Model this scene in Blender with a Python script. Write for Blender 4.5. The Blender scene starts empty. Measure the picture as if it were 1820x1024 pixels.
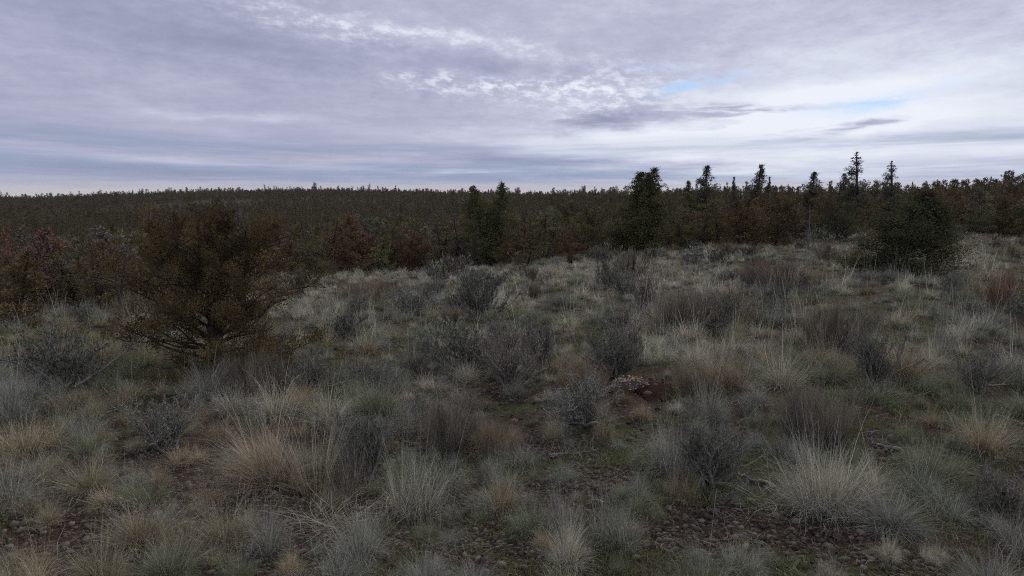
import bpy, math, random
import numpy as np
from mathutils import Vector, noise as mnoise

# ------------------------------------------------------------------ camera, sky, sun, exposure
SC = bpy.context.scene
COL = SC.collection
R = math.radians
EYE = 1.7
F = 1135.0                       # focal length in the photograph's pixels (1820 wide)
HOR = 345.0                      # row of the true horizon in the photograph
PITCH = math.atan((512 - HOR) / F)

cam = bpy.data.objects.new('camera', bpy.data.cameras.new('camera'))
COL.objects.link(cam)
cam.location = (0, 0, EYE)
cam.rotation_euler = (math.pi / 2 - PITCH, 0, 0)
cam.data.sensor_fit = 'HORIZONTAL'
cam.data.angle = 2 * math.atan(910 / F)
cam.data.clip_start = 0.05
cam.data.clip_end = 20000
SC.camera = cam
SC.view_settings.view_transform = 'Standard'
SC.view_settings.look = 'None'
SC.view_settings.gamma = 1
SC.view_settings.exposure = 0.0
SC.cycles.max_bounces = 6
SC.cycles.diffuse_bounces = 3
SC.cycles.transmission_bounces = 3
SC.cycles.use_denoising = False
SC.cycles.sample_clamp_indirect = 2.0
SC.cycles.sample_clamp_direct = 6.0
SC.cycles.denoiser = 'OPENIMAGEDENOISE'
SC.cycles.denoising_input_passes = 'RGB_ALBEDO_NORMAL'
SC.cycles.denoising_prefilter = 'ACCURATE'
SC.cycles.filter_width = 1.1

SUN_AZ, SUN_EL = 24, 38          # degrees right of the view direction, above the horizon
sun = bpy.data.objects.new('sun', bpy.data.lights.new('sun', 'SUN'))
COL.objects.link(sun)
sun.data.energy = 1.5
sun.data.angle = R(20)
sun.data.color = (1, 0.93, 0.82)
sd = Vector((math.sin(R(SUN_AZ)) * math.cos(R(SUN_EL)), math.cos(R(SUN_AZ)) * math.cos(R(SUN_EL)), math.sin(R(SUN_EL))))
sun.rotation_euler = sd.to_track_quat('Z', 'Y').to_euler()


class NT:
    """a small expression builder for math nodes"""
    def __init__(s, tree): s.t = tree; s.n = tree.nodes; s.l = tree.links
    def node(s, ty, **kw):
        n = s.n.new(ty)
        for k, v in kw.items(): setattr(n, k, v)
        return n
    def put(s, sock, v):
        if isinstance(v, bpy.types.NodeSocket): s.l.new(v, sock)
        else: sock.default_value = v
    def m(s, op, a, b=0.0, c=0.0, clamp=False):
        n = s.node('ShaderNodeMath', operation=op, use_clamp=clamp)
        s.put(n.inputs[0], a); s.put(n.inputs[1], b); s.put(n.inputs[2], c)
        return n.outputs[0]
    def add(s, a, b): return s.m('ADD', a, b)
    def sub(s, a, b): return s.m('SUBTRACT', a, b)
    def mul(s, a, b): return s.m('MULTIPLY', a, b)
    def div(s, a, b): return s.m('DIVIDE', a, b)
    def ss(s, x, a, b):          # smoothstep from a to b
        n = s.node('ShaderNodeMapRange', interpolation_type='SMOOTHSTEP')
        s.put(n.inputs[0], x); n.inputs[1].default_value = a; n.inputs[2].default_value = b
        return n.outputs[0]
    def xyz(s, x, y, z):
        n = s.node('ShaderNodeCombineXYZ')
        s.put(n.inputs[0], x); s.put(n.inputs[1], y); s.put(n.inputs[2], z)
        return n.outputs[0]
    def noise(s, vec, scale, detail=4, rough=0.55, dist=0.0):
        n = s.node('ShaderNodeTexNoise')
        s.put(n.inputs['Vector'], vec); n.inputs['Scale'].default_value = scale
        n.inputs['Detail'].default_value = detail; n.inputs['Roughness'].default_value = rough
        n.inputs['Distortion'].default_value = dist
        return n.outputs['Fac']
    def mix(s, f, a, b, mode='MIX'):
        n = s.node('ShaderNodeMix', data_type='RGBA', blend_type=mode)
        s.put(n.inputs[0], f)
        for i, v in ((6, a), (7, b)):
            if isinstance(v, bpy.types.NodeSocket): s.l.new(v, n.inputs[i])
            else: n.inputs[i].default_value = tuple(v) + ((1,) if len(v) == 3 else ())
        return n.outputs[2]
    def gauss(s, x, y, cx, cy, sx, sy, rot=0.0):   # soft ellipse in azimuth/elevation degrees, 1 at its centre
        dx = s.sub(x, cx); dy = s.sub(y, cy)
        c, q = math.cos(R(rot)), math.sin(R(rot))
        u = s.div(s.add(s.mul(dx, c), s.mul(dy, q)), sx)
        v = s.div(s.sub(s.mul(dy, c), s.mul(dx, q)), sy)
        d = s.add(s.mul(u, u), s.mul(v, v))
        return s.m('EXPONENT', s.mul(d, -1.0))


def azel(px, py):
    x = (px - 910) / F; u = (512 - py) / F
    y = math.cos(PITCH) + math.sin(PITCH) * u
    z = -math.sin(PITCH) + math.cos(PITCH) * u
    return math.degrees(math.atan2(x, y)), math.degrees(math.atan2(z, math.hypot(x, y)))


def build_world():
    w = bpy.data.worlds.new('World'); SC.world = w; w.use_nodes = True
    t = w.node_tree; t.nodes.clear(); n = NT(t)
    out = n.node('ShaderNodeOutputWorld')
    sky = n.node('ShaderNodeTexSky', sky_type='NISHITA', sun_disc=False)
    sky.sun_elevation = R(SUN_EL); sky.sun_rotation = R(SUN_AZ)
    sky.air_density = 1.2; sky.ozone_density = 2.0
    tc = n.node('ShaderNodeTexCoord'); sp = n.node('ShaderNodeSeparateXYZ')
    t.links.new(tc.outputs['Generated'], sp.inputs[0])
    X, Y, Z = sp.outputs
    az = n.mul(n.m('ARCTAN2', X, Y), 57.29578)
    el = n.mul(n.m('ARCSINE', Z), 57.29578)
    zc = n.m('MAXIMUM', n.add(Z, 0.045), 0.02)
    P = n.xyz(n.div(X, zc), n.div(Y, zc), 0.0)          # the cloud layer seen in perspective
    wob = n.sub(n.noise(P, 0.9, 3), 0.5)
    wob2 = n.sub(n.noise(n.xyz(n.mul(az, 0.05), n.mul(el, 0.16), 3.0), 1.6, 5, 0.6), 0.5)
    az2 = n.add(az, n.mul(wob, 8.0)); el2 = n.add(el, n.mul(wob2, 3.4))
    big = n.noise(P, 0.55, 6, 0.6, 0.4)
    mid = n.noise(P, 1.9, 6, 0.62, 0.5)
    bands = n.noise(n.xyz(n.mul(az, 0.022), n.mul(el, 0.42), 1.7), 1.0, 5, 0.6, 0.4)
    # fine mottling that belongs to the altocumulus, stretched along the layer
    fine = n.noise(n.xyz(n.mul(az, 0.62), n.mul(n.add(el, n.mul(az, 0.06)), 1.35), 0.0), 1.0, 8, 0.70, 0.0)
    fine = n.ss(fine, 0.42, 0.66)
    # brightness of the deck: 0 dark lavender .. 1 white
    B = n.add(0.37, n.mul(n.sub(big, 0.5), 0.45))
    B = n.add(B, n.mul(n.sub(mid, 0.5), 0.22))
    dap = n.noise(n.xyz(n.mul(az, 0.35), n.mul(el, 0.9), 5.0), 1.0, 9, 0.72, 0.0)
    B = n.add(B, n.mul(n.mul(n.sub(dap, 0.5), n.ss(el, 2.0, 9.0)), 0.45))
    B = n.add(B, n.mul(n.ss(az, -28, 34), 0.22))
    def blob(px, py, wx, wy, amp, rot=0.0, tex=None, warp=True):
        nonlocal B
        a, e = azel(px, py)
        g = n.gauss(az2 if warp else az, el2 if warp else el, a, e, wx / F * 57.3, wy / F * 57.3, rot)
        g = n.mul(g, amp)
        if tex is not None: g = n.mul(g, tex)
        B = n.add(B, g)
    # the long bright ragged edge sloping down to the right
    blob(520, 28, 210, 26, 0.28, -12, fine)
    blob(820, 72, 240, 20, 0.22, -9, fine)
    blob(820, 76, 230, 16, 0.20, -8)
    blob(380, 70, 230, 45, -0.16, -8)
    blob(860, 110, 230, 26, -0.14, -6)
    # mottled bank left of the opening
    blob(830, 158, 150, 12, 0.48, -2, fine)
    blob(1060, 168, 120, 34, 0.46, 0, fine)
    blob(1120, 190, 70, 26, -0.18, 10)
    # the opening
    blob(1330, 178, 260, 34, 0.34, 3)
    blob(1540, 175, 160, 34, 0.20, 5)
    blob(1400, 245, 340, 42, 0.60, 2)
    blob(1100, 245, 200, 16, 0.22, 1)
    blob(1500, 80, 190, 22, 0.10, 4)
    # lens clouds in front of it
    ln = n.ss(n.noise(n.xyz(n.mul(az, 0.12), n.mul(el, 1.1), 9.0), 1.0, 5, 0.65, 0.6), 0.25, 0.6)
    blob(1350, 198, 130, 11, -0.80, -2, ln)
    blob(1090, 208, 100, 13, -0.45, 4, ln)
    blob(1520, 228, 62, 8, -0.80, 5, ln)
    blob(1385, 249, 58, 8, -0.60, 1, ln)
    blob(1290, 222, 70, 7, -0.35, 0, ln)
    blob(1500, 262, 200, 10, -0.34, 2, ln)
    # level bands above the horizon
    low = n.sub(1.0, n.ss(el, 1.0, 9.0))
    B = n.add(B, n.mul(n.mul(n.sub(bands, 0.5), low), 0.55))
    blob(300, 286, 150, 6, 0.22, -2, None, False)
    blob(430, 202, 190, 7, 0.16, -1)
    blob(300, 305, 190, 10, -0.20, 0, None, False)
    blob(1100, 288, 420, 9, -0.26, -1)
    blob(1050, 310, 460, 7, 0.20, 0)
    B = n.m('MINIMUM', n.m('MAXIMUM', B, 0.0), 1.0)
    ramp = n.node('ShaderNodeValToRGB')
    cr = ramp.color_ramp
    cr.elements[0].position = 0.0; cr.elements[0].color = (0.25, 0.265, 0.39, 1)
    cr.elements[1].position = 1.0; cr.elements[1].color = (0.86, 0.89, 0.98, 1)
    for p, c in ((0.25, (0.35, 0.365, 0.505, 1)), (0.5, (0.495, 0.505, 0.655, 1)), (0.75, (0.70, 0.735, 0.855, 1))):
        e = cr.elements.new(p); e.color = c
    t.links.new(B, ramp.inputs[0])
    c = ramp.outputs[0]
    # bluish low bands, warm rim at the horizon
    blueband = n.mul(n.mul(n.ss(el, 0.6, 1.6), n.sub(1.0, n.ss(el, 3.0, 6.0))), n.ss(bands, 0.62, 0.38))
    c = n.mix(n.mul(blueband, 0.75), c, (0.26, 0.34, 0.50))
    c = n.mix(n.mul(n.sub(1.0, n.ss(el, 0.15, 1.3)), 0.7), c, (0.60, 0.57, 0.56))
    # small gaps where the blue sky shows through
    g1a, g1e = azel(1236, 150); g2a, g2e = azel(1575, 184); g3a, g3e = azel(1180, 130)
    gap = n.mul(n.gauss(az2, el2, g1a, g1e, 3.0, 0.42, 12), 1.1)
    gap = n.add(gap, n.mul(n.gauss(az2, el2, g2a, g2e, 3.8, 0.6, 8), 0.75))
    gap = n.add(gap, n.mul(n.gauss(az2, el2, g3a, g3e, 6.0, 0.5, -4), 0.14))
    gap = n.mul(gap, n.ss(n.add(big, n.mul(n.sub(dap, 0.5), 1.2)), 0.3, 0.6))
    gap = n.m('MINIMUM', gap, 0.85)
    b1 = n.node('ShaderNodeBackground'); b1.inputs[1].default_value = 0.13
    t.links.new(n.mix(0.8, sky.outputs[0], (1.7, 3.9, 7.0)), b1.inputs[0])
    b2 = n.node('ShaderNodeBackground'); b2.inputs[1].default_value = 1.0
    t.links.new(c, b2.inputs[0])
    mx = n.node('ShaderNodeMixShader')
    t.links.new(n.sub(1.0, gap), mx.inputs[0]); t.links.new(b1.outputs[0], mx.inputs[1]); t.links.new(b2.outputs[0], mx.inputs[2])
    t.links.new(mx.outputs[0], out.inputs[0])
    w.cycles.sampling_method = 'MANUAL'; w.cycles.sample_map_resolution = 512


build_world()

# ------------------------------------------------------------------ terrain
rng = np.random.default_rng(7)
_tab = np.random.default_rng(99).random((256, 256))


def vnoise(x, y, s):
    x = np.asarray(x, float) / s + 1000.3; y = np.asarray(y, float) / s + 1000.7
    xi = np.floor(x).astype(int); yi = np.floor(y).astype(int)
    fx = x - xi; fy = y - yi; fx = fx * fx * (3 - 2 * fx); fy = fy * fy * (3 - 2 * fy)
    g = lambda a, b: _tab[a % 256, b % 256]
    return (g(xi, yi) * (1 - fx) + g(xi + 1, yi) * fx) * (1 - fy) + (g(xi, yi + 1) * (1 - fx) + g(xi + 1, yi + 1) * fx) * fy


def fbm(x, y, s, o=4):
    v = 0; a = 0.5
    for k in range(o): v = v + a * vnoise(x + 31.7 * k, y - 17.3 * k, s / 2 ** k); a *= 0.5
    return v / (1 - 0.5 ** o)




def ray(px, py):
    x = (px - 910) / F; u = (512 - py) / F
    return np.array([x, math.cos(PITCH) + math.sin(PITCH) * u, -math.sin(PITCH) + math.cos(PITCH) * u])


# the rim of the meadow as seen in the photograph, turned into plan distances
_rim = [(-60, 600), (100, 580), (228, 562), (350, 532), (530, 494), (700, 486), (880, 478), (1040, 456), (1250, 440), (1400, 436),
        (1500, 424), (1592, 412), (1700, 420), (1880, 440)]
_dist = [12, 13, 14, 18, 28, 31, 33, 36, 40, 42, 42, 42, 42, 42]
_ra, _sl = [], []
for (_p, _q), _k in zip(_rim, _dist):
    d = ray(_p, _q); _ra.append(math.degrees(math.atan2(d[0], d[1]))); _sl.append((EYE + d[2] / math.hypot(d[0], d[1]) * _k) / _k)
RA = np.array([-180, -60] + _ra + [60, 180]); RR = np.array([14, 14] + _dist + [38, 38.]); SL = np.array([-0.02, -0.05] + _sl + [-0.02, -0.02])


def rim(az): return np.interp(az, RA, RR)


_ta = np.array([-180, -60, -38, -31, -24, -18, -12, -6, 0, 6, 12, 18, 24, 31, 38, 60, 180])
_vr = np.array([120, 170, 170, 170, 170, 170, 170, 165, 150, 130, 110, 95, 90, 85, 80, 80, 80])
_vz = np.array([-6, -14, -15, -15, -15, -14.5, -14, -13, -11, -9, -7, -5.5, -4.6, -4, -3.4, -3, -3])
_gr = np.array([400, 620, 640, 650, 650, 640, 620, 560, 480, 380, 280, 210, 180, 165, 150, 150, 200])
_yy = np.array([355, 355, 353, 349, 343.5, 339.5, 341, 345, 348, 347, 345, 341, 338, 334, 327, 326, 332.])  # silhouette row incl. trees
_gz = EYE + (HOR - _yy - 4.0 / _gr * F * 0.8) / F * _gr


def height(x, y):
    x = np.asarray(x, float); y = np.asarray(y, float)
    az = np.degrees(np.arctan2(x, y)); r = np.hypot(x, y)
    re = rim(az) + 1.5
    sl = np.interp(az, RA, SL)
    lim = np.minimum(r, re)
    pl = sl * lim
    vr, vz, gr, gz = (np.interp(az, _ta, q) for q in (_vr, _vz, _gr, _gz))
    ze = sl * re
    sm = lambda t: np.clip(t, 0, 1) ** 2 * (3 - 2 * np.clip(t, 0, 1))
    t1 = np.clip((r - re) / (vr - re), 0, 1); t1 = 1 - (1 - t1) ** 1.6
    z = pl + (vz - ze) * t1
    z = z + (gz - vz) * sm((r - vr) / (gr - vr))
    z = z - 14 * sm((r - gr) / (gr * 1.2))
    far = sm((r - re) / 60)
    z = z + far * ((fbm(x, y, 90) - 0.5) * 5 * sm((r - 60) / 200) + (fbm(x + 50, y, 22) - 0.5) * 1.2)
    near = (fbm(x, y, 2.6, 3) - 0.5) * 0.16 + (fbm(x + 9, y + 4, 0.5, 3) - 0.5) * 0.05
    return z + near * np.clip(r / 2.0, 0.3, 1)


def ground(px, py):
    d = ray(px, py); t = 1.0
    while t < 3000:
        p = d * t
        if EYE + p[2] < float(height(p[0], p[1])): break
        t *= 1.01
    return p[0], p[1], float(height(p[0], p[1])), math.hypot(p[0], p[1])


def project(x, y, z):
    z = np.asarray(z, float) - EYE; x = np.asarray(x, float); y = np.asarray(y, float)
    f = y * math.cos(PITCH) - z * math.sin(PITCH); u = y * math.sin(PITCH) + z * math.cos(PITCH)
    f = np.maximum(f, 1e-3)
    return 910 + F * x / f, 512 - F * u / f


def build_ground():
    rs = np.concatenate([[0.0], 0.4 * (3000 / 0.4) ** (np.linspace(0, 1, 420) ** 1.0)])
    azs = np.concatenate([np.linspace(-180, -46, 60, endpoint=False), np.linspace(-46, 46, 620, endpoint=False), np.linspace(46, 180, 60)])
    A, Q = np.meshgrid(np.radians(azs), rs)
    X = Q * np.sin(A); Y = Q * np.cos(A); Z = height(X, Y)
    V = np.stack([X, Y, Z], -1).reshape(-1, 3)
    nr, na = X.shape
    i = np.arange(nr - 1)[:, None] * na + np.arange(na - 1)[None, :]
    Fq = np.stack([i, i + na, i + na + 1, i + 1], -1).reshape(-1, 4)
    return V, Fq


# ------------------------------------------------------------------ mesh and object helpers
class MB:
    """collects faces for ONE mesh: quads and triangles with a per-vertex value v = (shade, along, hue)"""
    def __init__(s): s.V = []; s.C = []; s.F = []; s.n = 0
    def add(s, V, Fc, C):
        V = np.asarray(V, np.float32).reshape(-1, 3); Fc = np.asarray(Fc, np.int64)
        s.V.append(V); s.C.append(np.broadcast_to(np.asarray(C, np.float32), (len(V), 3)))
        s.F.append(Fc + s.n); s.n += len(V)
    def mesh(s, name, mat, smooth=False):
        me = bpy.data.meshes.new(name)
        V = np.concatenate(s.V); C = np.concatenate(s.C)
        me.vertices.add(len(V)); me.vertices.foreach_set('co', V.ravel())
        cnt = np.concatenate([np.full(len(f), f.shape[1]) for f in s.F])
        idx = np.concatenate([f.ravel() for f in s.F])
        me.loops.add(len(idx)); me.loops.foreach_set('vertex_index', idx.astype(np.int32))
        st = np.concatenate([[0], np.cumsum(cnt)[:-1]])
        me.polygons.add(len(cnt)); me.polygons.foreach_set('loop_start', st.astype(np.int32))
        a = me.attributes.new('v', 'FLOAT_VECTOR', 'POINT'); a.data.foreach_set('vector', C.ravel())
        if smooth: me.polygons.foreach_set('use_smooth', np.ones(len(cnt), bool))
        me.materials.append(mat); me.update(calc_edges=True)
        return me


def link(name, me, parent=None, tint=None):
    o = bpy.data.objects.new(name, me); COL.objects.link(o)
    if parent is not None: o.parent = parent
    if tint is not None: o['tint'] = [float(q) for q in tint]
    return o


def tag(o, label=None, cat=None, group=None, kind=None):
    if label: o['label'] = label
    if cat: o['category'] = cat
    if group: o['group'] = group
    if kind: o['kind'] = kind
    return o


def rot_to(dirs):
    """two unit vectors perpendicular to each direction"""
    up = np.where(np.abs(dirs[:, 2:3]) > 0.9, np.array([[1., 0, 0]]), np.array([[0, 0, 1.]]))
    s = np.cross(dirs, up); s /= np.linalg.norm(s, axis=1, keepdims=True) + 1e-9
    return s, np.cross(s, dirs)


def blades(mb, base, az, lean, L, W, droop, K, rg, hue=0.0, shade=(0.0, 1.0), bend_az=0.35, wind=None, sh_each=None):
    """ribbon blades: base (n,3), azimuth, lean from vertical, length, width, droop curvature, K segments"""
    n = len(base)
    t = np.linspace(0, 1, K + 1)
    ang = lean[:, None] + droop[:, None] * t[None, :] ** 1.4
    a = az[:, None] + (rg.normal(0, bend_az, n)[:, None]) * t[None, :]
    dx = np.sin(ang) * np.cos(a); dy = np.sin(ang) * np.sin(a); dz = np.cos(ang)
    st = (L / K)[:, None]
    D = np.stack([dx, dy, dz], -1) * st[..., None]
    if wind is not None: D[..., :2] += np.array(wind) * st[..., None] * t[None, :, None]
    P = np.concatenate([np.zeros((n, 1, 3)), np.cumsum(D[:, :-1], 1)], 1) + base[:, None, :]
    th = rg.uniform(0, 2 * math.pi, n)
    sv = np.stack([np.cos(th), np.sin(th), np.zeros(n)], -1)
    w = (W[:, None] * (1 - 0.75 * t[None, :]) * 0.5)[..., None] * sv[:, None, :]
    V = np.stack([P - w, P + w], 2)                      # n,K+1,2,3
    i = (np.arange(n) * (K + 1) * 2)[:, None] + (np.arange(K) * 2)[None, :]
    Fq = np.stack([i, i + 1, i + 3, i + 2], -1).reshape(-1, 4)
    sh = (rg.uniform(*shade, n) if sh_each is None else sh_each)[:, None, None]; hu = (np.clip(hue + rg.normal(0, 0.22, n), 0, 1))[:, None, None]
    C = np.stack(np.broadcast_arrays(sh, t[None, :, None], hu), -1)
    C = np.broadcast_to(C, (n, K + 1, 2, 3)) if C.shape[2] == 1 else C
    mb.add(V.reshape(-1, 3), Fq, np.ascontiguousarray(C).reshape(-1, 3))


def flakes(mb, P, dirs, L, W, C):
    """one kite-shaped leaf face each: P (n,3) foot, dirs unit, length, width"""
    n = len(P); s, u = rot_to(dirs)
    th = np.random.default_rng(n).uniform(0, 6.28, n)[:, None]
    s = s * np.cos(th) + u * np.sin(th)
    L = np.asarray(L).reshape(-1, 1); W = np.asarray(W).reshape(-1, 1)
    V = np.stack([P, P + dirs * L * 0.5 + s * W * 0.5, P + dirs * L, P + dirs * L * 0.5 - s * W * 0.5], 1)
    mb.add(V.reshape(-1, 3), np.arange(4 * n).reshape(n, 4), np.repeat(C, 4, 0))


def tube(mb, pts, rad, sides=5, C=(0.5, 0.5, 0.5)):
    pts = np.asarray(pts, float); k = len(pts)
    d = np.gradient(pts, axis=0); d /= np.linalg.norm(d, axis=1, keepdims=True) + 1e-9
    s, u = rot_to(d)
    for j in range(1, k):                                # keep rings from twisting
        if np.dot(s[j], s[j - 1]) < 0: s[j] = -s[j]; u[j] = -u[j]
    a = np.linspace(0, 2 * math.pi, sides, endpoint=False)
    rad = np.asarray(rad, float)
    V = pts[:, None] + (np.cos(a)[None, :, None] * s[:, None] + np.sin(a)[None, :, None] * u[:, None]) * rad[:, None, None]
    i = np.arange(k - 1)[:, None] * sides + np.arange(sides)[None]
    j = np.arange(k - 1)[:, None] * sides + (np.arange(sides)[None] + 1) % sides
    Fq = np.stack([i, j, j + sides, i + sides], -1).reshape(-1, 4)
    mb.add(V.reshape(-1, 3), Fq, C)


def wander(p, d, L, k, rg, wob=0.25, up=0.0):
    """a crooked path"""
    pts = [np.array(p, float)]; d = np.array(d, float); d /= np.linalg.norm(d)
    for _ in range(k):
        d = d + rg.normal(0, wob, 3) + np.array([0, 0, up]); d /= np.linalg.norm(d)
        pts.append(pts[-1] + d * L / k)
    return np.array(pts)


# ------------------------------------------------------------------ materials
def plant_mat(name, var=0.75, tipmix=0.0, tip=(0.4, 0.38, 0.33), base=None, basemix=0.0, hue2=(0.2, 0.12, 0.05), hmix=0.3, trans=0.1, default=(0.2, 0.2, 0.15)):
    m = bpy.data.materials.new(name); m.use_nodes = True; t = m.node_tree; t.nodes.clear(); n = NT(t)
    at = n.node('ShaderNodeAttribute', attribute_type='INSTANCER', attribute_name='tint')
    av = n.node('ShaderNodeAttribute', attribute_type='GEOMETRY', attribute_name='v')
    sp = n.node('ShaderNodeSeparateXYZ'); t.links.new(av.outputs['Vector'], sp.inputs[0])
    c = at.outputs['Color']
    c = n.mix(n.mul(n.ss(sp.outputs[2], 0.25, 1.0), hmix), c, hue2)
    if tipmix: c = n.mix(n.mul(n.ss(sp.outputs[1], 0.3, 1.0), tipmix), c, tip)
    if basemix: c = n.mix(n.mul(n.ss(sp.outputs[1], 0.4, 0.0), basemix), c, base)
    f = n.add(1 - var * 0.55, n.mul(n.m('POWER', sp.outputs[0], 1.8), var * 1.6))
    c = n.mix(1.0, c, n.xyz(f, f, f), 'MULTIPLY')
    d = n.node('ShaderNodeBsdfDiffuse'); t.links.new(c, d.inputs[0]); d.inputs[1].default_value = 1
    o = n.node('ShaderNodeOutputMaterial')
    if trans:
        tr = n.node('ShaderNodeBsdfTranslucent'); t.links.new(c, tr.inputs[0])
        mx = n.node('ShaderNodeMixShader'); mx.inputs[0].default_value = trans
        t.links.new(d.outputs[0], mx.inputs[1]); t.links.new(tr.outputs[0], mx.inputs[2]); t.links.new(mx.outputs[0], o.inputs[0])
    else: t.links.new(d.outputs[0], o.inputs[0])
    return m


def bark_mat(name, c1, c2, scale=30):
    m = bpy.data.materials.new(name); m.use_nodes = True; t = m.node_tree; n = NT(t)
    b = t.nodes['Principled BSDF']; b.inputs['Roughness'].default_value = 0.9; b.inputs['Specular IOR Level'].default_value = 0.2
    tc = n.node('ShaderNodeTexCoord'); mp = n.node('ShaderNodeMapping'); mp.inputs['Scale'].default_value = (1, 1, 0.2)
    t.links.new(tc.outputs['Object'], mp.inputs[0])
    no = n.noise(mp.outputs[0], scale, 6, 0.7)
    t.links.new(n.mix(n.ss(no, 0.3, 0.7), c1, c2), b.inputs['Base Color'])
    bp = n.node('ShaderNodeBump'); bp.inputs['Strength'].default_value = 0.6; bp.inputs['Distance'].default_value = 0.01
    t.links.new(no, bp.inputs['Height']); t.links.new(bp.outputs[0], b.inputs['Normal'])
    return m


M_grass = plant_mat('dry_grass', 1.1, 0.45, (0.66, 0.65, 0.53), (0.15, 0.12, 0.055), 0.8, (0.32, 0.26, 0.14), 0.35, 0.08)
M_green = plant_mat('green_grass', 0.8, 0.3, (0.24, 0.25, 0.13), None, 0, (0.20, 0.18, 0.09), 0.5, 0.25)
M_sage = plant_mat('sage_leaf', 1.1, 0.0, hue2=(0.16, 0.16, 0.10), hmix=0.3, trans=0.06)
M_stalk = plant_mat('seed_stalk', 0.9, 0.4, (0.36, 0.31, 0.23), None, 0, (0.28, 0.22, 0.15), 0.4, 0.1)
M_leaf = plant_mat('juniper_leaf', 1.0, 0.0, hue2=(0.190, 0.128, 0.058), hmix=0.45, trans=0.08)
M_twig = bark_mat('grey_twig', (0.15, 0.14, 0.12), (0.32, 0.30, 0.26), 60)
M_bark = bark_mat('juniper_bark', (0.03, 0.023, 0.018), (0.085, 0.066, 0.052), 25)
M_dead = bark_mat('bleached_wood', (0.11, 0.10, 0.085), (0.27, 0.25, 0.22), 40)
M_snag = bark_mat('weathered_snag', (0.10, 0.09, 0.085), (0.22, 0.20, 0.19), 20)


def ground_mat():
    m = bpy.data.materials.new('soil'); m.use_nodes = True; t = m.node_tree; n = NT(t)
    b = t.nodes['Principled BSDF']; b.inputs['Roughness'].default_value = 0.95; b.inputs['Specular IOR Level'].default_value = 0.15
    g = n.node('ShaderNodeNewGeometry'); P = g.outputs['Position']
    n1 = n.noise(P, 1.1, 7, 0.65, 0.4); n2 = n.noise(P, 6.0, 6, 0.7); n3 = n.noise(P, 45.0, 4, 0.7)
    soil = n.mix(n.ss(n2, 0.3, 0.7), (0.022, 0.013, 0.009), (0.052, 0.030, 0.021))
    soil = n.mix(n.mul(n.ss(n3, 0.52, 0.72), 0.5), soil, (0.12, 0.085, 0.065))
    moss = n.mix(n.ss(n3, 0.3, 0.7), (0.022, 0.028, 0.010), (0.060, 0.070, 0.025))
    c = n.mix(n.ss(n.add(n1, n.mul(n.sub(n2, 0.5), 0.5)), 0.47, 0.62), soil, moss)
    litter = n.ss(n.noise(P, 14.0, 5, 0.75), 0.52, 0.7)
    c = n.mix(n.mul(litter, 0.45), c, (0.17, 0.145, 0.11))
    t.links.new(c, b.inputs['Base Color'])
    bp = n.node('ShaderNodeBump'); bp.inputs['Strength'].default_value = 1.0; bp.inputs['Distance'].default_value = 0.03
    t.links.new(n.add(n2, n.mul(n3, 0.5)), bp.inputs['Height']); t.links.new(bp.outputs[0], b.inputs['Normal'])
    return m


def stone_mat(name, cols):
    m = bpy.data.materials.new(name); m.use_nodes = True; t = m.node_tree; n = NT(t)
    b = t.nodes['Principled BSDF']; b.inputs['Roughness'].default_value = 0.9; b.inputs['Specular IOR Level'].default_value = 0.2
    av = n.node('ShaderNodeAttribute', attribute_type='GEOMETRY', attribute_name='v')
    sp = n.node('ShaderNodeSeparateXYZ'); t.links.new(av.outputs['Vector'], sp.inputs[0])
    r = n.node('ShaderNodeValToRGB'); e = r.color_ramp.elements
    e[0].color = cols[0] + (1,); e[1].color = cols[-1] + (1,)
    for k, cc in enumerate(cols[1:-1]): q = e.new((k + 1) / (len(cols) - 1)); q.color = cc + (1,)
    t.links.new(sp.outputs[0], r.inputs[0])
    g = n.node('ShaderNodeNewGeometry'); no = n.noise(g.outputs['Position'], 90, 4, 0.7)
    f = n.add(0.6, n.mul(no, 0.8))
    t.links.new(n.mix(1.0, r.outputs[0], n.xyz(f, f, f), 'MULTIPLY'), b.inputs['Base Color'])
    bp = n.node('ShaderNodeBump'); bp.inputs['Strength'].default_value = 0.7; bp.inputs['Distance'].default_value = 0.004
    t.links.new(no, bp.inputs['Height']); t.links.new(bp.outputs[0], b.inputs['Normal'])
    return m


M_soil = ground_mat()
M_stone = stone_mat('cinder_stone', [(0.028, 0.018, 0.013), (0.068, 0.046, 0.034), (0.078, 0.066, 0.05), (0.11, 0.08, 0.06), (0.17, 0.15, 0.12), (0.052, 0.033, 0.024)])

V, Fq = build_ground()
mb = MB(); mb.add(V, Fq, (0.5, 0.5, 0.5))
g = link('ground', mb.mesh('ground', M_soil, True)); tag(g, kind='structure')


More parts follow.
